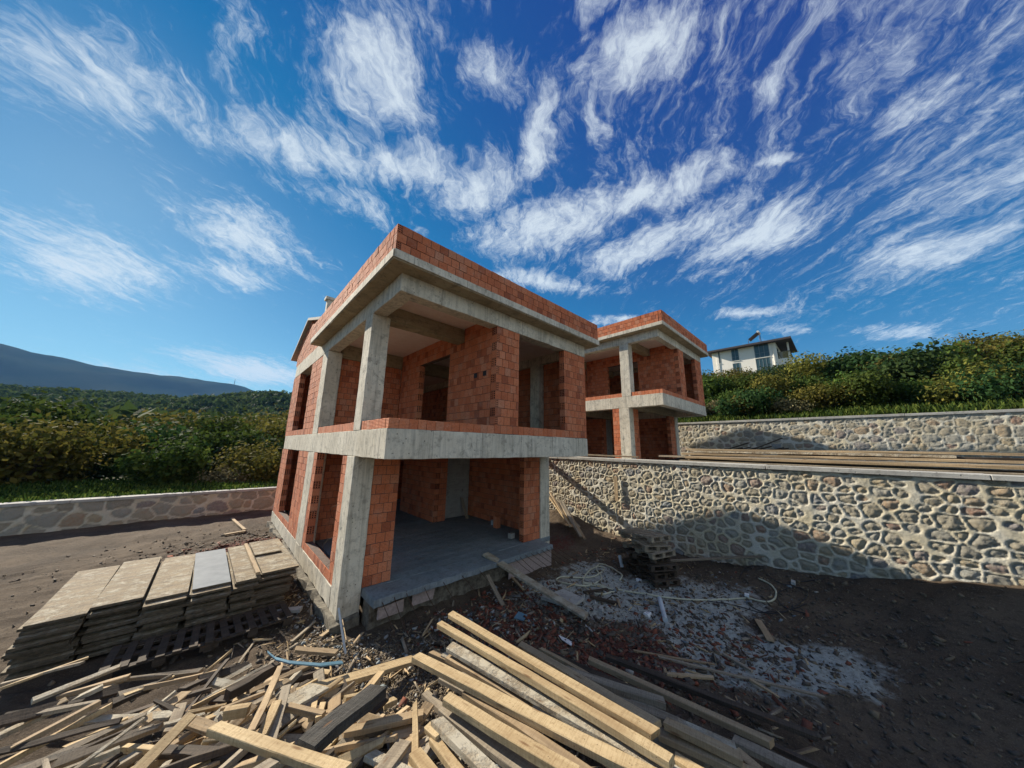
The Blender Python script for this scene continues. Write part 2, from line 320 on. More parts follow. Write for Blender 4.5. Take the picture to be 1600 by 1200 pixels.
PBL = m_plain('grey_blue_panel', (.20, .22, .24), (.14, .16, .18), 3., .8)
PE = m_plain('plywood_edge', (.06, .05, .038), (.14, .11, .075), 20., .85)
PV = m_plain('white_plastic_pipe', (.58, .62, .64), (.42, .46, .48), 6., .45)
WH = m_plain('white_paper', (.75, .75, .74), (.6, .6, .6), 9.)
BL = m_plain('blue_plastic', (.12, .25, .33), (.10, .18, .24), 6., .4)
HO = m_plain('cream_hose', (.52, .50, .36), (.42, .40, .29), 12., .5)
BK = m_plain('black_cable', (.015, .016, .02), (.03, .03, .035), 12., .5)
ST = m_stone(); GR = m_ground()
RB = m_plain('broken_brick', (.24, .075, .04), (.10, .045, .032), 9.)
BKK = m_plain('bark', (.09, .065, .045), (.05, .038, .028), 12.)
LG = m_leaf('leaf_green', [(.012, .03, .007), (.035, .068, .014), (.075, .115, .022), (.12, .15, .03)])
LY = m_leaf('leaf_olive', [(.03, .042, .008), (.085, .088, .018), (.16, .14, .03), (.22, .17, .04)])
LD = m_leaf('leaf_dark', [(.008, .022, .008), (.02, .045, .014), (.045, .075, .022), (.065, .09, .03)])
LB = m_leaf('leaf_dry', [(.06, .055, .03), (.14, .125, .06), (.20, .18, .09), (.28, .24, .14)])

# ------------------------------------------------------------------ ground
W2 = 23.7; LWY = 21.5
def sm(x, a, b): t = np.clip((x-a)/(b-a), 0, 1); return t*t*(3-2*t)
def gz(x, y, fine=True):
    x = np.asarray(x, float); y = np.asarray(y, float); r = np.hypot(x, y)
    z = -.6 + .94/(1+(r/3.7)**5)
    z = z + .7*sm(-y+1.2, 0, 4)*sm(x, 6, 12) + .35*sm(x, 9.5, 12)*sm(4-y, 0, 3)
    z = z + .75*np.exp(-((x-11.4)/.9)**2-((y-9.2)/2.2)**2) + .25*np.exp(-((x-1.2)/1.2)**2-((y-14)/1.5)**2)
    if fine: z = z + .09*fbm(x*1.1, y*1.1, 3, 3) + .06*fbm(x*4, y*4, 3, 9)
    behind = .12 + .02*np.clip(y-25, 0, 130) + .8*fbm(x*.04, y*.04, 3, 5)*sm(y, 24, 60)
    behind = behind + 31*sm(y+.35*x, 150, 430)*(1+.35*fbm(x*.006+4, y*.006, 3, 8))
    behind = behind + 12*np.exp(-((x-32)/42.)**2-((y-330)/80.)**2)
    z = np.where(y > LWY+.15, behind, z)
    ter = 2.2 + .03*fbm(x*3, y*3, 3, 2)
    h = 4.55 + (x-W2)*.235 + .5*fbm(x*.15, y*.15, 3, 4)*sm(x, W2+1, W2+8); h = np.minimum(h, 17.4+0*x) + .4*sm(x, 95, 200)*0
    rt = np.where(x > W2+.15, h, ter)
    z = np.where((x > 12.2) & ~((y > 62) & (x < .8*y)), rt, z)
    # hillside on the far right merges with the wooded valley behind
    return z
def axis(fine0, fine1, st, far0, far1, extra=()):
    a = list(np.arange(fine0, fine1+1e-6, st)); s = st
    x = fine1
    while x < far1: s = min(s*1.12, 60 if x > 300 else 1e9); x += s; a.append(x)
    s = st; x = fine0
    while x > far0: s = s*1.2; x -= s; a.append(x)
    for e in extra: a = [q for q in a if abs(q-e[0]) > .11]+[e[0], e[0]+e[1]]
    return np.array(sorted(a))
gx = axis(-1.5, 12.3, .07, -900, 1500, ((12.19, .02), (W2+.14, .02))); gy = axis(-1., 15.5, .07, -500, 1500, ((LWY+.14, .02),))
GX, GY = np.meshgrid(gx, gy, indexing='ij'); GZ = gz(GX, GY)
nx, ny = GX.shape; idx = np.arange(nx*ny).reshape(nx, ny)
fc = np.stack([idx[:-1, :-1], idx[1:, :-1], idx[1:, 1:], idx[:-1, 1:]], -1).reshape(-1, 4)
def blob(cx, cy, a, b, th=0): c, s = math.cos(th), math.sin(th); u = (GX-cx)*c+(GY-cy)*s; v = -(GX-cx)*s+(GY-cy)*c; return np.exp(-(u/a)**2-(v/b)**2)
cem = np.maximum.reduce([blob(7.9, 3.9, 3.0, 1.3, 2.4)*1.2, blob(6.6, 2.0, 1.6, .5, 2.6)*.95, blob(8.2, 5.5, 1.3, .9)*.9, blob(6.3, 5.6, .8, .5), blob(7.4, 1.2, 1.9, .9, 2.4), blob(7.5, 2.4, 1.7, 1.0), (GX > 12.2)*(GX < W2)*.62])
crm = np.maximum.reduce([blob(5.6, 2.9, 1.1, .55, 2.5), blob(4.2, 4.8, 1.4, .9)*.9, blob(1.2, 13.6, 1.4, .9), blob(9.6, 7.8, 1.5, 1.2)*.6])
grn = np.where((GY > LWY+.15) & (GX < 12.3), .75, 0)+np.where(GX > W2+.1, .8, 0)
g = npmesh('ground', np.stack([GX, GY, GZ], -1).reshape(-1, 3), fc, GR, {'cement': cem.ravel(), 'crumbs': crm.ravel(), 'green': grn.ravel()}, smooth=True); tag(g, kind='structure')
def G(x, y): return float(gz(x, y))
def GP(u, v, dz=0., z0=-.5):                       # photo pixel -> point on the ground (+dz)
    z = z0
    for _ in range(12):
        p = at(u, v, z+dz); z = z*.5+G(p.x, p.y)*.5
    p = at(u, v, z+dz); return p

# ------------------------------------------------------------------ the unfinished house
HX, HY = 2.17, 5.55
def brick_wall(mb, axis_, c, t, a0, a1, z0, z1, openings=(), corner='', bl=.2, course=.2, shift=0, top=None):
    n = max(1, round((z1-z0)/course)); h = (z1-z0)/n; g = .012
    for k in range(n):
        za, zb = z0+k*h, z0+(k+1)*h; zm = (za+zb)/2; iv = [(a0, a1)]
        if top:
            lo, hi = top(zb-.02)
            if hi-lo < .15: continue
            iv = [(max(a0, lo), min(a1, hi))]
        for (b0, b1, q0, q1) in openings:
            if q0 < zm < q1:
                nv = []
                for (s, e) in iv:
                    if b1 <= s or b0 >= e: nv.append((s, e)); continue
                    if b0-s > .05: nv.append((s, b0))
                    if e-b1 > .05: nv.append((b1, e))
                iv = nv
        odd = (k+shift) % 2
        for (s, e) in iv:
            x = s; first = True
            i0, i1 = s+.012, e-.012
            if axis_ == 'x': mb.box(i0, i1, min(c, c+t)+.011, max(c, c+t)-.011, za, zb, m=2)
            else: mb.box(min(c, c+t)+.011, max(c, c+t)-.011, i0, i1, za, zb, m=2)
            while x < e-.02:
                l = bl*(.5 if (first and odd) else 1)*random.uniform(.97, 1.03); x1 = min(x+l, e)
                if e-x1 < .05: x1 = e
                hole = (first and odd and ((corner and abs(s-a0) < .01 and 's' in corner)))
                me_ = 1 if not odd else 0
                j0, j1 = random.uniform(-.004, .004), random.uniform(-.003, .003); lo_, hi_ = min(c, c+t)+j0, max(c, c+t)+j0*.5
                q = random.random()
                if random.random() < .05: q = 0.
                kw = dict(m=0, c=q, j=.0018)
                if axis_ == 'x': mb.box(x+g*.5, x1-g*.5, lo_, hi_, za+g*.5+j1*.3, zb-g*.5, mx=me_, my=1 if hole else 0, **kw)
                else: mb.box(lo_, hi_, x+g*.5, x1-g*.5, za+g*.5+j1*.3, zb-g*.5, my=me_, mx=1 if hole else 0, **kw)
                x = x1; first = False
BM = [BR, BH, MO]
def rough_box(mb, x0, x1, y0, y1, z0, z1, seg=.22, j=.006, m=0):
    # a cast concrete member: long faces subdivided and slightly uneven
    L_ = [x1-x0, y1-y0, z1-z0]; ns = [max(1, min(40, int(l/seg))) for l in L_]; P = [[x0, x1], [y0, y1], [z0, z1]]
    a = int(np.argmax(L_)); n = ns[a]; o = [i for i in range(3) if i != a]; rings = []
    for i in range(n+1):
        t = P[a][0]+(P[a][1]-P[a][0])*i/n; r = []
        for (b, c) in ((0, 0), (1, 0), (1, 1), (0, 1)):
            p = [0, 0, 0]; p[a] = t; p[o[0]] = P[o[0]][b]+random.uniform(-j, j); p[o[1]] = P[o[1]][c]+random.uniform(-j, j); r.append(p)
        rings.append(len(mb.v)); mb.v += [tuple(q) for q in r]
    fl = (a == 1)
    for k0, k1 in zip(rings, rings[1:]):
        for q in range(4):
            f = (k0+q, k0+(q+1) % 4, k1+(q+1) % 4, k1+q); mb.f.append(f[::-1] if fl else f); mb.m.append(m); mb.c.append(.5); mb.uv += [(0, 0), (1, 0), (1, 1), (0, 1)]
    for k, rev in ((rings[0], True), (rings[-1], False)):
        f = (k, k+1, k+2, k+3); f = f[::-1] if rev != fl else f; mb.f.append(f); mb.m.append(m); mb.c.append(.5); mb.uv += [(0, 0), (1, 0), (1, 1), (0, 1)]
house = empty('unfinished_house', (HX, HY, 0))
tag(house, 'two-storey shell of bare concrete frame and red hollow bricks, the large one in the foreground', 'house', 'unfinished brick houses on the slope')
OFF = (HX, HY, 0)
def cpart(name, boxes, mt=CO, bevel=.008, j=.005, label=None):
    mb = MB()
    for b in boxes: rough_box(mb, *b, j=j)
    o = mb.build(name, mt, house, OFF, bevel=bevel)
    if label: o['label'] = label
    return o
def bpart(name, fn, label=None):
    mb = MB(); fn(mb); o = mb.build(name, BM, house, OFF)
    if label: o['label'] = label
    return o
# foundation and ground floor slab
cpart('foundation_beam', [(2.164, 2.5, 7.70, 17.4, -.40, -.004)], j=.012)
cpart('footing', [(2.05, 2.6, 7.02, 17.5, -1.4, -.44), (2.62, 7.9, 6.78, 7.1, -1.4, -.17)], RU, j=.05)
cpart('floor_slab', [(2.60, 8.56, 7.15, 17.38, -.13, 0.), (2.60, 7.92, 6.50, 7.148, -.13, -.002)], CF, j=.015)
mb = MB(); mb.box(6.2, 7.95, 6.60, 6.64, -.62, -.17, j=.01); mb.build('skirting_board', PB, house, OFF)['label'] = 'pale pink board under the right end of the slab'
mb = MB(); mb.box(2.75, 3.25, 6.62, 6.65, -.42, -.2, j=.03); mb.box(3.5, 3.95, 6.63, 6.66, -.38, -.16, j=.04); mb.build('skirting_board', PB, house, OFF)
cpart('column', [(2.16, 2.585, 7.17, 7.69, -.62, 2.648)], j=.004)
cpart('column', [(2.165, 2.5, 11.0, 11.86, -.002, 2.648)])
cpart('column', [(8.10, 8.565, 7.17, 7.6, -.5, 2.648)])
cpart('column', [(2.16, 2.57, 7.03, 7.5, 3.202, 5.878)], j=.004)
cpart('column', [(2.16, 2.58, 11.0, 11.68, 3.202, 5.86)])
cpart('column', [(8.05, 8.48, 7.2, 7.62, 3.202, 5.878)])
# first floor: edge beams, slab
cpart('edge_beam', [(2.16, 8.52, 5.55, 5.86, 2.65, 3.2)], j=.006, label='long concrete edge beam of the first floor facing the camera')
cpart('edge_beam', [(2.163, 2.48, 5.862, 17.12, 2.65, 3.2)], j=.006)
cpart('edge_beam', [(8.2, 8.517, 5.862, 17.12, 2.65, 3.2)])
cpart('edge_beam', [(2.482, 8.198, 16.88, 17.12, 2.65, 3.04)])
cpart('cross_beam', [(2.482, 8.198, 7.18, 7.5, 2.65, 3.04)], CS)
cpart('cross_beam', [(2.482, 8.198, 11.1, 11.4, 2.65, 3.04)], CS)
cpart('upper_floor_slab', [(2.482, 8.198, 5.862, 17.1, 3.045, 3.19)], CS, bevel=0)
# roof
cpart('roof_beam', [(2.16, 8.52, 5.55, 5.86, 5.88, 6.266)], j=.005)
cpart('roof_beam', [(2.162, 2.48, 5.862, 11.7, 5.88, 6.266)], j=.005)
cpart('roof_beam', [(2.162, 2.5, 11.702, 17.12, 5.86, 6.43)])
cpart('roof_beam', [(8.2, 8.517, 5.862, 17.12, 5.88, 6.266)])
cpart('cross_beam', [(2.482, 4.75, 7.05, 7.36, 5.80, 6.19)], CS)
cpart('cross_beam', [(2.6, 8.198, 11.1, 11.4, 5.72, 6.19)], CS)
mb = MB()
for i in range(9):
    for k in range(14): mb.box(2.49+i*.64, 2.49+i*.64+.636, 5.87+k*.8, 5.87+k*.8+.796, 6.195+random.uniform(0, .006), 6.262)
mb.build('ceiling', PK, house, OFF)
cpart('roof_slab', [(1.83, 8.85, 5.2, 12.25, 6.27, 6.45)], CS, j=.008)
mb = MB(); 
for (x0, x1, y0, y1) in ((1.815, 1.829, 5.19, 12.2), (1.84, 8.84, 5.175, 5.192), (8.851, 8.865, 5.2, 12.2)): rough_box(mb, x0, x1, y0, y1, 6.30, 6.462, j=.002)
mb.build('slab_edge', CO, house, OFF)
def par(mb):
    brick_wall(mb, 'x', 5.21, .135, 1.85, 8.82, 6.465, 7.02, corner='s', shift=1, course=.185)
    brick_wall(mb, 'y', 1.85, .135, 5.36, 12.3, 6.465, 7.02, course=.185)
    brick_wall(mb, 'y', 8.685, .135, 5.36, 12.3, 6.465, 7.02, course=.185)
bpart('parapet', par)
# gabled rear roof
def gtop(zb):
    lo = 12.25+(zb-7.25)/(8.12-7.25)*(15.2-12.25) if zb > 7.25 else 12.25; hi = 17.35 if zb < 7.33 else 15.2+(8.12-zb)/(8.12-6.93)*3.25
    return lo, min(hi, 17.35)
bpart('gable_wall', lambda mb: brick_wall(mb, 'y', 2.17, .19, 12.25, 17.35, 6.433, 8.03, top=gtop))
bpart('gable_wall', lambda mb: brick_wall(mb, 'y', 8.3, .19, 12.25, 17.35, 6.433, 8.03, top=gtop))
mb = MB()
for (ya, za, yb, zb) in ((12.1, 7.24, 15.2, 8.13), (18.45, 6.95, 15.2, 8.13)):
    p = [(2.04, ya, za), (8.82, ya, za), (8.82, yb, zb), (2.04, yb, zb)]; mb.hexa([*p, *[(x, y, z+.11) for x, y, z in p]] if ya < yb else [p[3], p[2], p[1], p[0], *[(x, y, z+.11) for x, y, z in (p[3], p[2], p[1], p[0])]])
mb.build('gable_roof', CC, house, OFF)
mb = MB(); pc = atx(517, 470, 2.45); mb.box(pc.x-.13, pc.x+.13, pc.y-.12, pc.y+.12, 6.45, pc.z-.02); mb.box(pc.x-.2, pc.x+.2, pc.y-.17, pc.y+.17, pc.z-.019, pc.z+.09); mb.build('chimney', CO, house, OFF)
# brickwork
bpart('brick_wall', lambda mb: brick_wall(mb, 'y', 2.17, .19, 7.70, 10.99, .0, 2.648, [(8.05, 10.6, .2, 2.7)]), 'ground floor side wall with a tall window opening next to the corner column')
bpart('brick_wall', lambda mb: brick_wall(mb, 'y', 2.17, .19, 11.87, 17.35, .0, 2.648, [(13.45, 15.87, .2, 2.7)]))
bpart('brick_wall', lambda mb: brick_wall(mb, 'x', 7.2, .19, 2.59, 3.19, .002, 2.648, bl=.2), 'brick pier beside the corner column, left of the wide opening')
bpart('brick_wall', lambda mb: brick_wall(mb, 'x', 7.2, .19, 7.34, 8.098, .002, 2.648))
bpart('brick_wall', lambda mb: brick_wall(mb, 'y', 8.3, .19, 7.61, 17.35, .002, 2.648))
bpart('brick_wall', lambda mb: brick_wall(mb, 'x', 17.157, .185, 2.33, 8.32, .002, 3.15, []))
bpart('brick_wall', lambda mb: brick_wall(mb, 'y', 6.45, .19, 11.2, 14.2, .002, 2.64))
bpart('brick_wall', lambda mb: brick_wall(mb, 'x', 11.2, .19, 6.645, 6.98, .002, 2.64))
bpart('brick_wall', lambda mb: brick_wall(mb, 'x', 11.42, .19, 2.52, 4.8, .002, 2.64))
cpart('concrete_wall', [(6.99, 8.28, 11.5, 11.7, .002, 2.64)], CC)
def sill(mb, k):
    def row(ax, c, t, a0, a1, z0, z1, w_=.19):
        a = a0
        while a < a1-.03:
            b = min(a+w_*random.uniform(.94, 1.05), a1); b = a1 if a1-b < .05 else b
            kw = dict(c=random.uniform(.4, 1), j=.003)
            if ax == 'x': mb.box(a+.004, b-.004, c, c+t, z0, z1+random.uniform(-.004, .004), **kw)
            else: mb.box(c, c+t, a+.004, b-.004, z0, z1+random.uniform(-.004, .004), **kw)
            a = b
    row(*(('x', 5.56, .135, 2.175, 4.66, 3.205, 3.39), ('y', 2.175, .135, 5.70, 7.02, 3.205, 3.39, .17), ('y', 2.175, .135, 7.51, 10.99, 3.205, 3.39, .15), ('x', 5.56, .135, 5.45, 7.38, 3.205, 3.41))[k])
for k_ in range(4): bpart('window_sill' if k_ == 3 else 'balcony_kerb', lambda mb: sill(mb, k_))
bpart('brick_wall', lambda mb: (brick_wall(mb, 'x', 5.56, .19, 4.66, 5.45, 3.205, 5.876, corner='s')), 'narrow upper brick pier between balcony and window opening')
bpart('brick_wall', lambda mb: (brick_wall(mb, 'x', 5.56, .19, 7.38, 8.5, 3.205, 5.876, corner='')))
bpart('brick_wall', lambda mb: brick_wall(mb, 'y', 4.665, .19, 5.76, 11.09, 3.2, 6.19, [(7.72, 9.62, 3.1, 5.63), (7.0, 7.4, 5.78, 6.2)]), 'balcony wall with a dark doorway, facing left')
bpart('brick_wall', lambda mb: brick_wall(mb, 'x', 11.12, .19, 2.59, 4.66, 3.2, 5.71), 'brick wall at the back of the balcony')
bpart('brick_wall', lambda mb: brick_wall(mb, 'y', 2.17, .19, 11.69, 17.35, 3.205, 5.856, [(13.4, 15.75, 3.4, 5.8)]), 'upper side wall with a window opening up to the beam')
bpart('brick_wall', lambda mb: brick_wall(mb, 'y', 8.3, .19, 5.76, 7.19, 3.2, 5.876))
bpart('brick_wall', lambda mb: brick_wall(mb, 'y', 8.3, .19, 7.63, 17.35, 3.2, 5.876))
bpart('brick_wall', lambda mb: brick_wall(mb, 'x', 17.157, .185, 2.33, 8.32, 3.2, 7.0))
for yy in (6.38, 6.0):
    mb = MB(); mb.box(4.648, 4.67, yy-.06, yy+.06, 4.66, 4.78, c=.0); o = mb.build('socket_recess', BK, house, OFF)
# reinforcement bars sticking out of the slab edge, tie wires
def rod(p0, p1, r=.006, sag=.03):
    mb = MB(); p0, p1 = Vector(p0), Vector(p1); pts = []
    b = Vector((random.uniform(-.03, .03), random.uniform(-.03, .03), -sag))
    for i in range(7): t = i/6; pts.append(p0.lerp(p1, t)+b*math.sin(math.pi*t))
    mb.tube(pts, r, 5); return mb
for (x, dx, dy, dz) in [(2.75, .1, -.5, -.45), (3.0, .08, -.62, -.5), (3.25, .12, -.5, -.42), (3.65, .15, -.45, -.4), (4.1, .2, -.5, -.42), (4.6, .2, -.55, -.4), (5.1, .25, -.5, -.42), (6.3, .45, -.62, -.45), (6.5, .42, -.66, -.48), (6.72, .5, -.6, -.45), (6.95, .45, -.72, -.47), (7.15, .55, -.7, -.5), (7.4, .5, -.75, -.46), (7.6, .6, -.7, -.5), (7.8, .62, -.75, -.5), (8.0, .6, -.8, -.48)]:
    rod((x, 6.51, -.05), (x+dx, 6.51+dy, -.05+dz), .007).build('rebar', IR, house, OFF)
for (y, z, dy, dz) in [(7.75, 1.62, .35, -.22), (7.8, .95, .28, -.2), (7.72, .5, .22, -.3), (7.9, 1.25, .1, .25), (8.02, .42, .2, .32)]:
    mb = MB(); mb.tube([(2.16, y, z), (2.06, y+dy*.5, z+dz*.35), (2.02, y+dy, z+dz)], .0035, 4); mb.build('tie_wire', IR, house, OFF)
# second house: the same design on the terrace
km = kids_map(); km[house.name] = [o for o in km[house.name] if not o.name.startswith('socket')]; h2 = copy_tree(house, km); h2.location = (HX+12.09, HY-.28, 2.215)
h2['label'] = 'smaller-looking brick and concrete shell standing on the upper terrace behind the retaining wall'

# ------------------------------------------------------------------ rubble stone walls
def stone_wall(name, origin, adir, ndir, length, zb, zt, res, cell, label, cap, th=.4, seed=1, capmat=CC, capside=1):
    n1 = int(length/res)+1; n2 = int((zt-zb)/res)+1; s = np.linspace(0, length, n1); h = np.linspace(zb, zt, n2); S, Hh = np.meshgrid(s, h, indexing='ij')
    r = np.random.default_rng(seed); cw, ch = cell; u = S/cw+.22*fbm(S*3, Hh*3, 2, seed); v = Hh/ch+.22*fbm(S*3+9, Hh*3, 2, seed+5); K = 512
    jx = r.random((K, K))*.62+.19; jy = r.random((K, K))*.62+.19; wt = r.random((K, K))*.42; rr = r.random((K, K))
    iu = np.floor(u).astype(int); iv_ = np.floor(v).astype(int); d1 = np.full(u.shape, 9.); d2 = np.full(u.shape, 9.); rn = np.zeros(u.shape)
    for a in range(-2, 3):
        for b in range(-2, 3):
            cu, cv = iu+a, iv_+b; m_ = (cu % K, cv % K); d = np.hypot(u-cu-jx[m_], v-cv-jy[m_])-wt[m_]
            near = d < d1; d2 = np.where(near, d1, np.minimum(d2, d)); rn = np.where(near, rr[m_], rn); d1 = np.where(near, d, d1)
    e = np.minimum((d2-d1)*.5, (.41-d1)*.85)*min(cw, ch); wv_ = .017+.014*fbm(S*2.2, Hh*2.2, 2, seed+3)
    mort = 1-np.clip((e-wv_)/.010, 0, 1)
    stone = -.05+.05*np.clip((e-wv_)/.07, 0, 1)**.6+.03*fbm(S*14, Hh*14, 3, seed+7)
    dep = mort*(-.004+.012*fbm(S*9, Hh*9, 2, seed))+(1-mort)*stone
    ad = np.array(adir, float); nd = np.array(ndir, float); O_ = np.array(origin, float)
    V = O_+S[..., None]*ad+dep[..., None]*nd; V[..., 2] = Hh
    i_ = np.arange(n1*n2).reshape(n1, n2); f_ = np.stack([i_[:-1, :-1], i_[1:, :-1], i_[1:, 1:], i_[:-1, 1:]], -1).reshape(-1, 4)
    if np.cross(ad, [0, 0, 1]).dot(nd) < 0: f_ = f_[:, ::-1]
    root = empty(name, tuple(O_)); tag(root, label, 'stone wall')
    o = npmesh('stone_face', V.reshape(-1, 3)-O_, f_, ST, {'mort': mort.ravel(), 'rnd': rn.ravel()}, smooth=True, parent=root)
    mb = MB(); a0 = O_-nd*.06; a1 = O_+ad*length-nd*.06; b1 = a1-nd*(th-.06); b0 = a0-nd*(th-.06)
    p = [a0, a1, b1, b0]; mb.hexa([(q[0], q[1], zb) for q in p]+[(q[0], q[1], zt-.002) for q in p]); mb.build('wall_core', RU, root, tuple(O_))
    mb = MB(); k = 0.; 
    while k < length-.1:
        e2 = min(k+random.uniform(3, 5), length); a0 = O_+ad*k+nd*.05; a1 = O_+ad*(e2-.01)+nd*.05; b1 = a1-nd*(th+.1); b0 = a0-nd*(th+.1)
        p = [a0, a1, b1, b0]
        if np.cross(a1-a0, b1-a1)[2] < 0: p = p[::-1]
        mb.hexa([(q[0], q[1], zt+random.uniform(0, .004)) for q in p]+[(q[0], q[1], zt+cap+random.uniform(-.008, .008)) for q in p]); k = e2
    mb.build('coping', capmat, root, tuple(O_), bevel=.01)
    return root
stone_wall('retaining_wall', (12.05, -9, 0), (0, 1, 0), (-1, 0, 0), 27, -1.0, 2.38, .024, (.32, .26), 'long high retaining wall of rounded rubble stones with a concrete coping, right of the near house', .12, seed=3)
stone_wall('terrace_wall', (W2, -14, 0), (0, 1, 0), (-1, 0, 0), 34, 2.0, 4.66, .045, (.42, .34), 'upper stone wall with a thin coping behind the far house, under the bushes', .12, seed=9)
stone_wall('boundary_wall', (-16, LWY, 0), (1, 0, 0), (0, -1, 0), 24, -1.0, .40, .05, (.62, .46), 'low shaded stone wall with a pale coping at the far left of the yard', .12, seed=14)

# ------------------------------------------------------------------ vegetation
def crown_mesh(name, R, n, leaf, m, seed, lobes=7, flat=.8, base=0.):
    r = np.random.default_rng(seed); C = []; 
    cs = np.stack([r.normal(0, .42, lobes)*R, r.normal(0, .42, lobes)*R, (r.random(lobes)*.9+.35)*R*flat], -1); rs = (r.random(lobes)*.3+.38)*R
    k = r.integers(0, lobes, n); d = r.normal(size=(n, 3)); d /= np.linalg.norm(d, axis=1)[:, None]; rad = rs[k]*(r.random(n)**.35)*(1+.18*r.normal(size=n))
    p = cs[k]+d*rad[:, None]*np.array([1, 1, .85]); ok = p[:, 2] > base; p = p[ok]; d = d[ok]; n = len(p)
    clump = np.abs(np.sin(p[:, 0]*5.1/R+seed)*np.sin(p[:, 1]*6.3/R)*np.sin(p[:, 2]*5.7/R+1))
    nrm = d+r.normal(0, .55, (n, 3)); nrm /= np.linalg.norm(nrm, axis=1)[:, None]; t = np.cross(nrm, r.normal(size=(n, 3))); t /= np.linalg.norm(t, axis=1)[:, None]; b = np.cross(nrm, t)
    s = leaf*(r.random(n)*.8+.6); a = (t*s[:, None]); c = (b*(s*.62)[:, None])
    V = np.stack([p-a, p-c*.8, p+a, p+c], 1).reshape(-1, 3); f = np.arange(n*4).reshape(-1, 4)
    return V, f, np.clip(.15+.55*r.random(n)+.35*clump*(r.random(n)), 0, 1)
def make_tree(name, R, n, leaf, m, seed, label, cat, group, loc, **kw):
    root = empty(name, loc); tag(root, label, cat, group)
    V, f, c = crown_mesh('crown', R, n, leaf, m, seed, **kw); npmesh('crown', V, f, m, face_attrs={'rnd': c}, parent=root)
    r = random.Random(seed); mb = MB(); mb.tube([(0, 0, -.6), (.05*R, 0, .3*R), (.02*R, .04*R, .75*R)], [.07*R, .05*R, .02*R], 7)
    for q in range(6):
        a = q*1.05+r.random(); mb.tube([(.03*R, 0, .2*R+.05*q*R), (.3*R*math.cos(a), .3*R*math.sin(a), .5*R), (.55*R*math.cos(a), .55*R*math.sin(a), .8*R)], [.035*R, .022*R, .008*R], 5)
    mb.build('trunk', BKK, root); return root
protos = {}
def plant(kind, x, y, sc, label, z=None, group=None, sz=1., dz=0):
    spec = {'green': (LG, 1.9, 5200, .105), 'olive': (LY, 1.9, 5200, .10), 'dark': (LD, 1.9, 5200, .11), 'dry': (LB, 1.2, 2600, .075)}[kind.split('_')[0]]
    zz = (G(x, y) if z is None else z)+dz; seed = {'green': 1, 'olive': 2, 'dark': 3, 'dry': 4, 'green_b': 5, 'olive_b': 6, 'dark_b': 7}[kind]
    nm = 'bush' if kind.startswith('dry') or sc < 1.3 else 'tree'
    if kind not in protos:
        o = make_tree(nm, spec[1], spec[2], spec[3], spec[0], seed, label, nm, group, (x, y, zz), lobes=11, flat=.75); protos[kind] = o
        protos[kind+'k'] = [c for c in bpy.data.objects if c.parent == o]
    else:
        o = protos[kind].copy(); o.name = nm; link(o)
        for ch in protos[kind+'k']: c = ch.copy(); link(c); c.parent = o
    o.location = (x, y, zz); o.scale = (sc, sc, sc*sz); o.rotation_euler = (0, 0, random.uniform(0, 6.28)); tag(o, label, nm, group); return o
ORD = ['first', 'second', 'third', 'fourth', 'fifth', 'sixth', 'seventh', 'eighth', 'ninth', 'tenth', 'eleventh', 'twelfth', 'thirteenth', 'fourteenth', 'fifteenth', 'sixteenth', 'seventeenth', 'eighteenth', 'nineteenth', 'twentieth']
# right hillside: rows between the terrace wall and the white building
rows = [(27.5, .75, ['dry', 'olive', 'green', 'dry', 'green_b', 'olive_b', 'dark'], 1.4, 'row above the terrace wall'),
        (33, 1.1, ['green', 'dark_b', 'green_b', 'green', 'olive', 'green_b'], 2.3, 'second hillside row'),
        (41, 1.35, ['dark', 'olive_b', 'green', 'olive', 'dark_b', 'olive'], 3.0, 'middle hillside row'),
        (52, 1.05, ['olive', 'green', 'olive_b', 'olive', 'dark', 'green_b'], 3.7, 'fourth hillside row'),
        (64, .72, ['olive_b', 'olive', 'green_b', 'olive', 'olive_b', 'dark'], 3.8, 'topmost row')]
for ri, (x0, sc, kinds, step, desc) in enumerate(rows):
    tan_hi = .38; y = x0*tan_hi; i = 0
    while y > -x0*.26:
        kd = kinds[i % len(kinds)]; s = sc*random.uniform(.8, 1.2); col = {'g': 'green', 'o': 'olive', 'd': 'dark green'}[kd[0]] if kd != 'dry' else 'dry greyish'
        plant(kd, x0+random.uniform(-1.6, 1.6), y+random.uniform(-.5, .5), s, '%s bush, %s in %s' % (col, ORD[i] if i < 20 else '%dth' % (i+1), desc), group='bushes on the right hillside', dz=-.15*s)
        y -= step*random.uniform(.75, 1.1); i += 1
# left: trees behind the low boundary wall
lf = [(-2.0, 27, 1.1, 'green'), (.6, 26.5, .9, 'dry'), (2.6, 27.5, 1.1, 'olive_b'), (-.2, 32, 1.5, 'green_b'), (2.5, 33, 1.35, 'dark'), (4.9, 31, 1.3, 'dark_b'), (-3.4, 33, 1.6, 'dark'), (1.2, 40, 1.9, 'green'), (5.0, 42, 2.0, 'olive'), (-2.8, 43, 2.0, 'olive_b'), (8.5, 40, 2.0, 'green_b'), (3.0, 52, 2.1, 'olive'), (7.5, 54, 2.5, 'olive_b'), (-1.8, 56, 1.9, 'green'), (11.5, 52, 2.6, 'green'),
      (-7, 30, 1.5, 'olive'), (-11, 33, 1.7, 'green_b'), (-9, 42, 2.1, 'green'), (-16, 44, 2.2, 'olive_b'), (-14, 28, 1.2, 'dark_b'), (-20, 36, 2.0, 'green')]
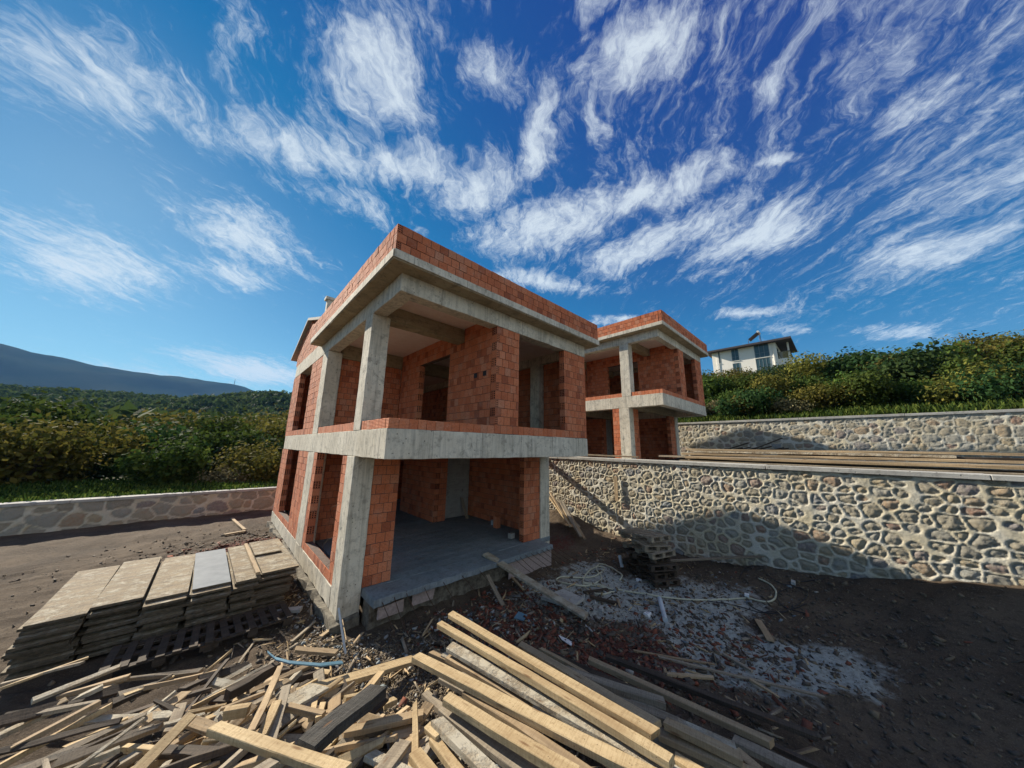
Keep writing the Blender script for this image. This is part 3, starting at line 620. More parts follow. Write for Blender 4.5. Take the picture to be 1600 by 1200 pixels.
for i, (x, y, s, kd) in enumerate(lf):
    col = {'g': 'green', 'o': 'yellowish olive', 'd': 'dark green'}[kd[0]] if kd != 'dry' else 'dry grey-green'
    rowd = 'front row behind the low stone wall' if y < 30 else 'second row behind the low wall' if y < 38 else 'third row behind the low wall' if y < 48 else 'rearmost row before the wooded hill'
    pos = sorted([q for q in lf if (q[1] < 30) == (y < 30) and (30 <= q[1] < 38) == (30 <= y < 38) and (38 <= q[1] < 48) == (38 <= y < 48)], key=lambda q: q[0]/q[1]).index((x, y, s, kd))
    plant(kd, x, y, s, '%s tree, %s from the left in the %s' % (col, ORD[pos], rowd), group='trees beyond the boundary wall', dz=-.1)
# ground cover above the walls (uncountable)
def tufts(name, pts, h, m, label):
    n = len(pts); r = np.random.default_rng(5); a = r.random(n)*6.28; wd = h*.16; d = np.stack([np.cos(a), np.sin(a), 0*a], -1)*wd; lean = r.normal(0, .35*h, (n, 3)); lean[:, 2] = h*(.6+.7*r.random(n))
    V = np.stack([pts-d, pts+d, pts+lean+d*.3, pts+lean-d*.3], 1).reshape(-1, 3); o = npmesh(name, V, np.arange(4*n).reshape(-1, 4), m, face_attrs={'rnd': r.random(n)}); tag(o, label, 'grass', kind='stuff')
def rp(n, x0, x1, y0, y1): x = rng.uniform(x0, x1, n); y = rng.uniform(y0, y1, n); return np.stack([x, y, gz(x, y)], -1)
tufts('weeds', rp(26000, W2+.4, 34, -12, 16), .34, LG, 'green weeds and grass on the bank above the upper stone wall')
tufts('tall_grass', rp(26000, -16, 8, 21.9, 30), .4, LG, 'green weeds behind the low boundary wall')
# far wood
def wood(name, n, x0, x1, y0, y1, R, m, label, cond, seed=2):
    r = np.random.default_rng(seed); base = crown_mesh('c', 1., 170, .2, None, 11, lobes=6); bv, bf, bc = base; x = r.uniform(x0, x1, n); y = r.uniform(y0, y1, n); ok = cond(x, y); x, y = x[ok], y[ok]; n = len(x); z = gz(x, y)
    a = r.random(n)*6.28; s = R*(.65+.7*r.random(n)); c, q = np.cos(a)*s, np.sin(a)*s
    V = np.stack([bv[None, :, 0]*c[:, None]-bv[None, :, 1]*q[:, None]+x[:, None], bv[None, :, 0]*q[:, None]+bv[None, :, 1]*c[:, None]+y[:, None], bv[None, :, 2]*s[:, None]*1.1+z[:, None]-.2*s[:, None]], -1).reshape(-1, 3)
    f = (bf[None]+np.arange(n)[:, None, None]*len(bv)).reshape(-1, 4); cc = np.clip(bc[None]*.75+r.random((n, 1))*.4-.1, 0, 1).ravel()
    o = npmesh(name, V, f, m, face_attrs={'rnd': cc}); tag(o, label, 'wood', kind='stuff')
LFW = m_leaf('leaf_far', [(.02, .05, .015), (.045, .09, .028), (.08, .13, .04), (.12, .165, .05)])
wood('far_wood', 3600, -330, 190, 70, 520, 5.2, LFW, 'dense dark green wood covering the hill behind the left trees', lambda x, y: (y > 75+abs(x)*.2) & (x < .42*y) & (x > -.75*y))
# mountain
mx = np.linspace(-2600, 2400, 130); my = np.linspace(1100, 4600, 90); MX, MY = np.meshgrid(mx, my, indexing='ij')
ridge = 385*np.exp(-((MY-2900-.15*MX)/950.)**2)*(1+.26*fbm(MX*.0009+2, MY*.0006, 4, 21)+.14*fbm(MX*.004, MY*.004, 4, 23))*(1-.28*sm(MX, 100, 1500))
MZ = ridge-12; i_ = np.arange(130*90).reshape(130, 90)
MM = m_plain('mountain_scrub', (.025, .045, .035), (.05, .06, .04), .004, rough=1., spec=0., bump=0)
mo_ = npmesh('mountain', np.stack([MX, MY, MZ], -1).reshape(-1, 3), np.stack([i_[:-1, :-1], i_[1:, :-1], i_[1:, 1:], i_[:-1, 1:]], -1).reshape(-1, 4), MM, smooth=True); tag(mo_, kind='structure')
pm = at(365, 600, 400); rr_ = _n(ray(365.5, 603)); dd = 2900/rr_[1]; tp = rr_*dd
mb = MB(); a_ = int(np.argmin(abs(mx-tp[0]))); b_ = int(np.argmax(MZ[a_])); mz = MZ[a_, b_]; q_ = my[b_]/tp[1]; mb.tube([(tp[0]*q_, my[b_], mz-20), (tp[0]*q_, my[b_], mz+38)], [2.2, 1.0], 5); o = mb.build('radio_mast', IR); tag(o, 'tiny thin radio mast on the crest of the distant blue mountain', 'mast')

# ------------------------------------------------------------------ white building on the hill
BX = 85.
WW = m_plain('cream_render', (.84, .80, .72), (.78, .74, .66), .6, bump=0); RFM = m_plain('dark_eaves', (.05, .045, .05), (.08, .06, .055), 2., bump=0); RT = m_plain('clay_roof_sheet', (.30, .17, .12), (.24, .14, .10), 2.)
gm, gt, gb = mat('window_glass', .08, .6); gb.inputs['Base Color'].default_value = (.04, .08, .09, 1); gb.inputs['Roughness'].default_value = .25
FR = m_plain('grey_window_frame', (.16, .19, .20), (.20, .23, .24), 5., bump=0)
zb_ = lambda a, b: (1050+a/7.06, 490+b/7.06)
bl = empty('apartment_building', (BX, 13, 17)); tag(bl, 'cream rendered apartment building with dark overhanging roof on top of the hill', 'building'); BO = (BX, 13, 17)
yl, yr, zt = 19.2, 7.2, 26.15
mb = MB(); mb.box(BX, BX+11, yr, yl, 15.5, zt); mb.build('wall', WW, bl, BO)
mb = MB(); mb.box(BX-.12, BX, yl-1.35, yl-.9, 15.5, zt-.02); mb.build('pilaster', WW, bl, BO)
mb = MB(); e = [(BX-1.3, 4.5), (BX+12.3, 4.5), (BX+12.3, 20.3), (BX-1.3, 20.3)]; mb.hexa([(*q, zt+.002) for q in e]+[(*q, zt+.42) for q in e]); mb.build('eaves', RFM, bl, BO)
mb = MB(); c0 = [(BX+4.5, 10), (BX+6.5, 10), (BX+6.5, 15), (BX+4.5, 15)]; e2 = [(BX-1.25, 4.55), (BX+12.25, 4.55), (BX+12.25, 20.25), (BX-1.25, 20.25)]; mb.hexa([(*q, zt+.424) for q in e2]+[(*q, zt+1.7) for q in c0]); mb.build('roof', RT, bl, BO)
def win(a, b, c, d, n, two=True):
    p0 = atx(*zb_(a, b), BX); p1 = atx(*zb_(c, d), BX); y0, y1 = min(p0.y, p1.y), max(p0.y, p1.y); z0, z1 = min(p0.z, p1.z), max(p0.z, p1.z); z0 -= .0
    mb = MB(); t = .09
    mb.box(BX-.07, BX-.001, y0, y1, z0, z0+t); mb.box(BX-.07, BX-.001, y0, y1, z1-t, z1)
    for i in range(n+1): yy = y0+(y1-y0-t)*i/n; mb.box(BX-.068, BX-.003, yy, yy+t, z0+t, z1-t)
    if z1-z0 > 1.2: mb.box(BX-.066, BX-.004, y0+t, y1-t, z0+(z1-z0)*.32, z0+(z1-z0)*.32+.06)
    fr = mb.build('window', FR, bl, BO); mb = MB(); mb.box(BX-.03, BX-.01, y0+t, y1-t, z0+t, z1-t); pn = mb.build('pane', gm, None, BO); pn.parent = fr
    mb = MB(); mb.box(BX-.14, BX-.001, y0-.1, y1+.1, z0-.09, z0-.003); s_ = mb.build('sill', WW, None, BO); s_.parent = fr
win(500, 428, 538, 552, 1); win(650, 402, 745, 515, 2); win(897, 340, 1082, 472, 3); win(668, 552, 760, 650, 2); win(920, 505, 1105, 640, 4)
mb = MB(); mb.tube([(BX-.1, 7.75, 15.5), (BX-.1, 7.75, zt)], .07, 8); mb.build('downpipe', WW, bl, BO)
mb = MB(); mb.box(BX+.6, BX+8, 5.1, yr-.002, 21.2, 21.5); mb.box(BX+.6, BX+.75, 5.1, yr-.002, 21.5, 22.5); mb.box(BX+.76, BX+8, 5.1, 5.25, 21.5, 22.5); mb.build('balcony', WW, bl, BO)
mb = MB(); mb.box(BX+.6, BX+8, 5.1, yr-.002, 24.0-.0, 24.0+.02); mb.box(BX+1.2, BX+3.4, yr-.05, yr-.001, 22.5, 25.2); mb.build('balcony_door', gm, bl, BO)
mb = MB(); mb.box(BX+1.5, BX+1.8, 5.2, 5.5, 22.5, zt); mb.build('balcony_post', WW, bl, BO)
sh = empty('solar_water_heater', (BX+2, 10.6, zt+.9)); tag(sh, 'tilted dark solar water heater panel on the roof of the cream building', 'solar heater')
pa = atx(*zb_(845, 285), BX+2); pb_ = atx(*zb_(940, 205), BX+2); mb = MB(); off = (BX+2, 10.6, zt+.9)
d_ = (pb_-pa); nrm = Vector((0, d_.z, -d_.y)).normalized()*.12
q = [pa+nrm*-1, pa+nrm*-1+Vector((1.9, 0, 0)), pb_+nrm*-1+Vector((1.9, 0, 0)), pb_-nrm]; mb.hexa([*q, *[a+nrm*2 for a in q]]); mb.build('panel', BK, sh, off)
mb = MB(); mb.tube([pb_+Vector((-.1, -.1, .12)), pb_+Vector((2., -.1, .12))], .25, 10); mb.build('tank', PV, sh, off)
mb = MB(); mb.tube([pb_+Vector((.1, -.2, 0)), (pb_.x+.1, pb_.y-.3, zt+.7)], .05, 5); mb.tube([pb_+Vector((1.8, -.2, 0)), (pb_.x+1.8, pb_.y-.3, zt+.7)], .05, 5); mb.tube([pa+Vector((.1, .1, 0)), (pa.x+.1, pa.y+.1, zt+.6)], .05, 5); mb.build('stand', IR, sh, off)

# ------------------------------------------------------------------ timber
def plank(name, p0, p1, w_, th, m, label=None, cat='plank', group=None, roll=0., rough=.004, bow=.0, taper=0., split=False):
    p0, p1 = Vector(p0), Vector(p1); d = p1-p0; ln = d.length; n = max(2, min(14, int(ln/.2))); mb = MB(); rings = []
    x = d.normalized(); y = Vector((0, 0, 1)).cross(x).normalized(); z = x.cross(y)
    if roll: q = Matrix.Rotation(roll, 3, x); y = q@y; z = q@z
    ch = min(w_, th)*.09; ph = random.random()*6
    for i in range(n+1):
        t = i/n; ww = w_*(1-taper*t)*.5; hh = th*.5; by = bow*math.sin(math.pi*t)+rough*.8*min(ln, 1)*math.sin(t*5+ph); bz = rough*.6*min(ln, 1)*math.sin(t*6+ph*2)
        sh_ = (random.uniform(-.02, .02)*(w_/.1), random.uniform(-.02, .02)) if i in (0, n) else (0, 0)
        r = [(-ww+ch, -hh), (ww-ch, -hh), (ww, -hh+ch), (ww, hh-ch), (ww-ch, hh), (-ww+ch, hh), (-ww, hh-ch), (-ww, -hh+ch)]
        rings.append(len(mb.v))
        for (a, b) in r: mb.v.append((-ln/2+ln*t+sh_[0]*(a/ww)+sh_[1]*.3*(b/hh), a+by+random.uniform(-rough, rough)*.6, b+bz+random.uniform(-rough, rough)*.5))
    for k0, k1 in zip(rings, rings[1:]):
        for q in range(8): mb.f.append((k0+q, k0+(q+1) % 8, k1+(q+1) % 8, k1+q)); mb.m.append(0); mb.c.append(.5); mb.uv += [(0, 0)]*4
    mb.f.append(tuple(range(rings[0]+7, rings[0]-1, -1))); mb.f.append(tuple(range(rings[-1], rings[-1]+8))); mb.m += [0, 0]; mb.c += [.5, .5]; mb.uv += [(0, 0)]*16
    o = mb.build(name, m); c = (p0+p1)/2-z*(th/2)
    o.matrix_world = Matrix.Translation(c)@Matrix((x, y, z)).transposed().to_4x4(); tag(o, label, cat, group); return o
LP = 'long timbers in the foreground pile'; SP = 'short timber scraps in the left foreground pile'
def pp(u0, v0, z0, u1, v1, z1, w_, th, m, label, group=LP, **k):
    z0 -= .28; z1 -= .28; w_ *= 1.11; th *= 1.11
    return plank(k.pop('name', 'timber_plank'), at(u0, v0, z0), at(u1, v1, z1), w_, th, m, label, k.pop('cat', 'plank'), group, **k)
# (photo measured ends; heights of the pile 0.3 - 0.9 m)
pp(704, 957, .80, 1024, 1142, .86, .105, .05, WF, 'yellow squared timber on top of the pile, half in shadow, its tip reaching farthest back')
pp(687, 971, .78, 1049, 1183, .84, .085, .06, WF, 'bright narrow timber lying just left of the half-shaded one at the top of the pile')
pp(703, 1007, .70, 1090, 1228, .74, .13, .045, WC, 'wide greyish cement-stained plank between two bright yellow timbers')
pp(700, 1023, .62, 830, 1098, .64, .09, .045, WT, 'brown plank peeping out under the wide grey plank at its tip')
pp(650, 1023, .68, 1030, 1213, .80, .115, .055, WF, 'long pale yellow timber with the leftmost sunlit tip in the pile')
pp(688, 1058, .48, 760, 1095, .52, .06, .04, WG, 'pale grey stub just below the leftmost long timber tip')
pp(728, 1078, .64, 930, 1208, .72, .075, .06, WT, 'brown narrow timber below the long pale yellow one')
pp(697, 1086, .70, 905, 1208, .80, .105, .06, WF, 'yellow-orange timber with a crack along its top and a knot, lower middle of the pile')
pp(693, 1105, .58, 830, 1208, .62, .11, .045, WG, 'grey board half shaded under the cracked orange timber')
pp(683, 1122, .66, 775, 1210, .70, .10, .05, WC, 'thick plank crusted with dried cement at the bottom of the pile')
pp(775, 1153, .56, 870, 1215, .60, .085, .06, WT, 'tan plank emerging beside the cracked orange timber at the bottom edge')
pp(668, 1132, .62, 686, 1148, .63, .07, .04, WF, 'short fresh orange block by the cement-crusted plank', cat='timber block')
pp(677, 1150, .60, 722, 1208, .63, .07, .05, WF, 'sunlit yellow plank end left of the cement-crusted plank')
pp(690, 1160, .52, 735, 1215, .55, .06, .05, WT, 'dim brown plank in the shade of the cement-crusted one')
pp(648, 1172, .56, 690, 1225, .60, .10, .05, WF, 'broad pale block at the bottom, left of the yellow plank ends')
pp(640, 1187, .50, 668, 1215, .52, .08, .05, WF, 'pale wedge at the very bottom of the picture, centre left')
pp(664, 1080, .42, 705, 1118, .45, .08, .04, WG, 'short greyish plank end resting on the gravel beside the pile')
pp(920, 1027, .10, 1205, 1156, .22, .085, .06, WT, 'long straight shaded timber with a clean cut end near the right edge of the pile')
pp(948, 1023, -.05, 1275, 1147, .0, .09, .05, WD, 'rough dark slab of timber, outermost on the right of the pile')
pp(884, 1044, .42, 1038, 1094, .45, .10, .06, WG, 'short grey squared timber lying in shadow above the half-lit one')
pp(812, 1004, .55, 1026, 1128, .60, .10, .05, WT, 'shaded plank directly behind the half-lit yellow timber')
pp(985, 1094, .38, 1150, 1168, .42, .12, .05, WC, 'shaded plank with a dark crusted edge and a broken end')
pp(900, 1068, .44, 1060, 1126, .42, .10, .045, WG, 'shaded grey board tucked under the short squared timber')
pp(1031, 1142, .34, 1190, 1212, .40, .11, .05, WT, 'reddish-brown shaded board at the lower right of the pile')
pp(1040, 1124, .46, 1158, 1180, .46, .09, .06, WT, 'brown squared timber end in the shade, lower right')
pp(1055, 1180, .62, 1110, 1212, .66, .08, .05, WF, 'small sunlit tip right beside the end of the bright narrow timber')
pp(1145, 1152, .16, 1280, 1215, .20, .11, .05, WG, 'grey plank running out of the picture at the lower right corner')
pp(1150, 1170, .26, 1185, 1200, .28, .09, .05, WT, 'stubby brown plank end near the lower right corner')
pp(1204, 1160, .02, 1290, 1200, .05, .06, .04, WD, 'dark batten beyond the clean cut timber end')
pp(860, 1020, .30, 1010, 1085, .30, .09, .04, WD, 'dark plank in the gap behind the short grey timber')
pp(845, 1012, .32, 960, 1075, .33, .05, .03, WT, 'thin reddish lath between shaded planks')
# lower layers
for i in range(26):
    u = 735+i*17; v = 1050+i*6.5+random.uniform(-14, 14); m_ = random.choice([WT, WG, WD, WC, WT])
    pp(u-60, v-30, .18+.02*(i % 5)*(1 if u < 1000 else .3)-.25*sm(u, 900, 1150), u+210, v+95+random.uniform(-10, 10), .22-.25*sm(u, 900, 1150), random.uniform(.08, .13), .05, m_, 'dim plank buried in the lower layer of the long timber pile')
# left heap
A_ = 'left foreground heap'
pp(452, 1084, .36, 655, 1026, -.06, .17, .045, WF, 'wide clean board stretching from the scrap heap to the gravel, pale yellow', SP)
pp(450, 1098, .40, 500, 1070, .40, .22, .03, WC, 'broad splintered panel piece lying on the wide clean board', SP)
pp(478, 1161, .84, 590, 1071, .66, .185, .075, WB, 'thick charred-looking grey-black board with split grain on top of the scrap heap', SP, rough=.012, cat='board')
pp(335, 1132, .80, 540, 1200, .86, .085, .05, WF, 'long yellow batten across the bottom left of the scrap heap', SP)
pp(439, 1040, .50, 392, 1142, .72, .055, .035, WT, 'slim pale stick with a bump, leaning upright in the scrap heap', SP, rough=.008)
pp(434, 1094, .62, 408, 1148, .66, .075, .05, WF, 'short chunky sunlit batten right of the slim leaning stick', SP)
pp(448, 1070, .58, 424, 1156, .60, .075, .03, WG, 'flat grey-pale lath, half shaded, right of the chunky batten', SP)
pp(432, 1036, .35, 356, 1078, .45, .10, .09, WD, 'rotten dark round-edged timber at the back of the scrap heap', SP, rough=.014)
pp(414, 1080, .50, 345, 1106, .52, .03, .025, WT, 'thin pinkish lath left of the slim leaning stick', SP)
pp(390, 1101, .66, 352, 1107, .66, .075, .075, WF, 'short squared block with bright end at the left picture edge', SP, cat='timber block')
pp(536, 1140, .52, 662, 1112, .50, .085, .045, WT, 'brown-topped plank from under the charred board towards the pile', SP)
pp(530, 1150, .46, 650, 1122, .42, .08, .04, WG, 'shaded grey plank just below the brown-topped one', SP)
pp(450, 1100, .56, 506, 1113, .55, .055, .05, WT, 'short brown crosspiece left of the charred board', SP)
pp(590, 1212, .62, 632, 1156, .50, .12, .04, WG, 'grey board pointing to the bottom edge, half in shadow', SP)
pp(612, 1150, .44, 655, 1140, .44, .09, .05, WT, 'broken reddish plank end above the grey board', SP)
pp(372, 1222, .85, 430, 1186, .80, .09, .035, WG, 'pale board poking up from the bottom left edge', SP)
pp(462, 1012, .0, 527, 1018, -.1, .10, .04, WT, 'shaded plank lying crosswise behind the scrap heap', SP)
pp(505, 1097, .48, 498, 1120, .55, .05, .04, WF, 'small upright-looking light block between charred board and crosspiece', SP, cat='timber block')
pp(492, 1096, .44, 487, 1118, .52, .05, .04, WF, 'second small light block left of its twin beside the charred board', SP, cat='timber block')
pp(540, 1088, .40, 585, 1078, .30, .05, .045, WF, 'stub with a rounded end resting above the charred board', SP)
pp(600, 1098, .22, 618, 1090, .2, .07, .05, WF, 'small wedge of light wood on the gravel near the charred board', SP, cat='timber block')
pp(490, 1046, .12, 515, 1050, .12, .08, .03, WF, 'small sunlit plank end beyond the wide clean board', SP)
SC = 'jumbled short timber offcut in the scrap heap'
for i in range(230):
    u = random.uniform(320, 655) if i % 3 else random.uniform(60, 420); v = random.uniform(1045, 1240)
    if u > 470 and v < 1075: v += 70
    if 560 < u and v < 1120: continue
    lay = random.random(); z = -.12+.42*sm(v, 1040, 1200)*(.35+.65*lay); ln = random.uniform(.25, 1.0); a = random.choice([random.uniform(0, 3.14), random.uniform(-.3, .5)]); p = at(u, v, float(z)); gg = G(p.x, p.y)
    if p.z < gg+.04: p.z = gg+.05+.1*lay
    d = Vector((math.cos(a), math.sin(a), random.uniform(-.22, .22)))*ln/2
    plank('timber_scrap', p-d, p+d, random.uniform(.035, .13), random.uniform(.018, .055), random.choice([WF, WT, WT, WG, WG, WC, WD, WD]), SC, 'scrap wood', SP, roll=random.uniform(-.4, .4), rough=.007, taper=random.choice([0, 0, .25, .6]))
# loose pieces on the ground
LO = 'loose boards lying on the ground'
def gp(u0, v0, u1, v1, w_, th, m, label, h=.03, **k): a = GP(u0, v0); b = GP(u1, v1); a.z += h+th; b.z += h+th; return plank(k.pop('name', 'loose_board'), a, b, w_, th, m, label, k.pop('cat', 'board'), k.pop('group', LO), **k)
gp(990, 1021, 1118, 1043, .035, .02, WT, 'thin lath lying on the red crumbs beyond the timber pile')
gp(1029, 1031, 1290, 1095, .045, .025, WG, 'very long thin grey lath crossing the shaded ground to the right edge')
gp(1042, 1059, 1116, 1065, .06, .035, WT, 'short yellowish board in shade right of the timber pile')
gp(1130, 1026, 1176, 1054, .05, .03, WG, 'narrow grey board on the cement patch at right')
gp(1172, 1067, 1218, 1096, .04, .03, WT, 'thin brown stick beyond the long grey lath')
gp(1185, 972, 1205, 1005, .12, .02, WT, 'short wide tan board leaning on the dirt near the right edge')
gp(1038, 879, 1238, 870, .12, .04, WG, 'long pale plank at the foot of the retaining wall right of the pallets')
gp(922, 936, 965, 947, .09, .05, WD, 'dark short timber beside the hose, behind the gangplank')
gp(912, 929, 950, 924, .07, .04, WD, 'dark reddish stick lying left on the cement patch')
gp(1160, 1003, 1202, 995, .05, .02, WG, 'thin slat beside the square wire frame')
gp(800, 905, 818, 925, .06, .03, WT, 'broken bit of batten beneath the gangplank')
gp(350, 838, 383, 832, .13, .05, WT, 'pale plank end at the left edge behind the panel stacks')
gp(362, 812, 382, 830, .1, .05, WT, 'short plank slanting behind the panel stacks')
gp(372, 1042, 400, 1002, .03, .025, WG, 'thin stick in the dark ground left of the blue strip')
gp(455, 1008, 492, 975, .05, .03, WG, 'shaded lath below the corner of the house')
gp(478, 932, 492, 912, .11, .03, WT, 'sunlit square offcut between house side and panel stacks')
gp(432, 960, 470, 957, .16, .06, CC, 'flat light concrete chunk next to the panel stacks', cat='concrete chunk', name='concrete_chunk')
gp(500, 1000, 520, 985, .07, .03, WT, 'small board near the foot of the corner column')
gp(1010, 905, 1035, 900, .03, .02, WG, 'tiny slat by the lower edge of the pallets')
# gangplank onto the slab
plank('gangplank', (5.72, 7.05, .075), (5.98, 4.05, -.42), .22, .05, WC, 'long grey gangplank leading from the ground up onto the concrete slab', 'gangplank')
plank('prop_board', (5.15, 5.55, -.62), (5.2, 6.3, -.12), .10, .03, WG, 'short slanting board propped beneath the gangplank', 'board', LO)
# walkway from the first floor to the terrace (throws the diagonal shadow on the stone wall)
plank('walkway_plank', (8.25, 10.85, 2.60), (12.3, 10.85, 2.62), .45, .06, WG, 'walkway plank bridging the near house and the retaining wall', 'walkway')
# stick leaning on the retaining wall
mb = MB(); mb.box(11.955, 11.985, 6.46, 6.60, .86, 1.80, j=.006); o = mb.build('wooden_post', WT); tag(o, 'short tan board fixed upright against the stone retaining wall', 'board', LO)
# lumber on the terrace
TL = 'long boards stacked on the terrace behind the wall coping'
for i, (y0, y1, x, z, m_, lb) in enumerate([(4.6, -6, 14.6, 2.96, WT, 'long board forming the shaded top back edge of the terrace stack'), (4.3, -2.0, 14.2, 2.88, WC, 'pale sunlit board with a broken end in the terrace stack'), (4.5, -5.5, 13.9, 2.78, WT, 'reddish brown board in the middle of the terrace stack'),
     (5.3, -6, 13.5, 2.68, WG, 'grey board at the front of the terrace stack'), (4.2, -5, 13.2, 2.66, WT, 'lowest pale board of the terrace stack, nearest the coping'), (1.6, -6, 14.3, 2.84, WD, 'dark board lying right half of the terrace stack')]):
    plank('terrace_board', (x, y0, z), (x, y1, z+.01), .3, .07, m_, lb, 'board', TL, rough=.012)
for i in range(7): plank('terrace_board', (13.1+i*.26, 4.4-.2*(i % 2), 2.52+.03*(i % 3)), (13.1+i*.26, -5.8, 2.53), .22, .12, random.choice([WT, WG, WD]), 'bottom-layer board hidden low in the terrace stack', 'board', TL)
for (a, b, x, z, m_, lb) in [(8.6, 6.0, 13.0, 2.62, WG, 'grey plank in front of the far house, on the terrace edge'), (9.3, 6.1, 12.9, 2.5, WT, 'brown plank below the grey one in front of the far house'), (7.2, 5.2, 12.7, 2.46, WF, 'thin bright lath on the terrace edge right of the far house column'), (10.6, 8.5, 12.9, 2.44, WT, 'brown board at the left end of the terrace edge')]:
    plank('terrace_board', (x, a, z), (x, b, z-.02), .16, .06, m_, lb, 'board', TL)
for i in range(20):
    a = random.uniform(.25, .75); x = 18+random.uniform(-.8, 1.8); y = 5.3-i*.13; plank('leaning_timber', (x, y+1.6, 2.35), (x+.3, y-1.2*math.cos(a), 2.5+2.0*math.sin(a)*(.35+i*.03)), .09, .06, WD, 'dark timber slanting in the shadowed heap beside the far house', 'timber', 'slanting dark timbers beside the far house')
# timbers leaning beside the near house, against the wall foot
for i in range(9):
    y = 8.4+i*.17; z1 = .25+.08*i
    a_ = random.uniform(-.3, .3); plank('leaning_timber', (10.4+.08*i+a_, y-1.5, -.30+.04*i), (11.5, y+.6+a_, z1+.25), .09, .045, random.choice([WT, WT, WG, WF]), 'timber slanting on the rubble right of the near house, below the retaining wall', 'timber', 'slanting timbers between near house and retaining wall')

# ------------------------------------------------------------------ formwork panel stacks
FG = 'formwork panels stacked beside the near house'
cols = [(-1.75, -1.18, 8.75, 11.5, 17), (-1.12, -.55, 8.9, 11.6, 16), (-.5, .02, 8.7, 11.4, 15), (.06, .60, 8.62, 11.3, 16), (.64, 1.03, 8.72, 11.6, 16), (1.07, 1.72, 8.85, 11.65, 17)]
for ci, (x0, x1, y0, y1, n) in enumerate(cols):
    top = .17+.03*(ci % 2); z = top-.047*n
    for k in range(n):
        jx, jy = random.uniform(-.035, .035), random.uniform(-.12, .12); last = k == n-1
        if ci == 5 and not last: jx -= (n-k)*.012
        mb = MB(); w2, l2 = (x1-x0)/2, (y1-y0)/2; m_ = PL
        mb.box(-w2, w2, -l2, l2, -.019, .019, m=1, j=.002); mb.m[-5] = 0
        o = mb.build('formwork_panel', [PBL if (last and ci == 3) else PL, PE]); o.location = ((x0+x1)/2+jx, (y0+y1)/2+jy, z+.021); o.rotation_euler = (random.uniform(-.002, .002), 0, random.uniform(-.03, .03)); z += .047
        lb = ['topmost panel of the outermost left stack', 'topmost panel of the second stack from the left', 'topmost dusty panel of the third stack from the left', 'smooth grey-blue sheet topping the stack at the left edge', 'dusty narrow panel on top between blue sheet and wide stack', 'sand-coloured cement-dusted panel topping the stack next to the house'][ci] if last else 'grey panel edge within a stack beside the near house, below its top sheet'
        tag(o, lb, 'formwork panel', FG)
mb = MB(); mb.box(-.26, .26, -.62, .62, -.015, .015, j=.004); o = mb.build('formwork_panel', PL); o.location = (1.30, 10.75, .225); o.rotation_euler = (0, 0, .03); tag(o, 'small extra sheet with crumbs lying on the sand-coloured panel', 'formwork panel', FG)
plank('timber_batten', (1.02, 8.75, .25), (.94, 11.3, .26), .07, .05, WT, 'long batten lying between the two dusty stacks of panels', 'batten')
def pallet(loc, rz, tilt, label, grp, m1=WG):
    r = empty('pallet', loc, rz); r.rotation_euler = (tilt[0], tilt[1], rz); tag(r, label, 'pallet', grp)
    mb = MB(); [mb.box(-.6+i*.183, -.6+i*.183+.098, -.4, .4, .122, .142, j=.003) for i in range(7)]; mb.build('top_deck', m1, r)
    mb = MB(); [mb.box(-.6+i*.55, -.6+i*.55+.1, -.4, .4, 0, .02, j=.003) for i in range(3)]; mb.build('bottom_deck', m1, r)
    for y in (-.4, -.05, .3): mb = MB(); mb.box(-.6, .6, y, y+.1, .1, .12, j=.002); [mb.box(x-.07, x+.07, y, y+.1, .021, .099) for x in (-.52, 0, .52)]; mb.build('stringer', m1, r)
    return r
PG = 'old pallets stacked by the retaining wall'
base = at(1012, 888, -.3); bx, by = 9.35, 4.15; gb0 = G(bx, by)
for i, (dx, dy, rz, tx, ty, lb) in enumerate([(0, 0, .5, .03, .02, 'bottom pallet of the crooked pallet stack'), (.05, .1, .62, .02, -.03, 'second pallet from the bottom of the crooked stack'), (.12, .0, .35, -.03, .05, 'third pallet from the bottom of the crooked stack'), (.05, .25, .85, .05, .03, 'fourth pallet of the crooked stack, twisted sideways'), (.1, .1, .55, -.05, .02, 'fifth pallet of the crooked stack'), (.15, .2, .4, .04, -.04, 'sixth pallet of the crooked stack, near the top'), (.2, .25, .7, .03, .05, 'topmost pallet of the crooked stack')]):
    pallet((bx+dx, by+dy, gb0+.0+i*.16), rz+.6, (tx, ty), lb, PG, WD if i < 4 else WG)
pallet((.95, 8.15, -.52), .05, (0, 0), 'pallet with open slats at the foot of the panel stacks, nearer the house', 'pallets under the panel stacks', WD)
pallet((-.15, 8.1, -.5), -.03, (0, 0), 'pallet under the panel stacks at the left edge', 'pallets under the panel stacks', WD)

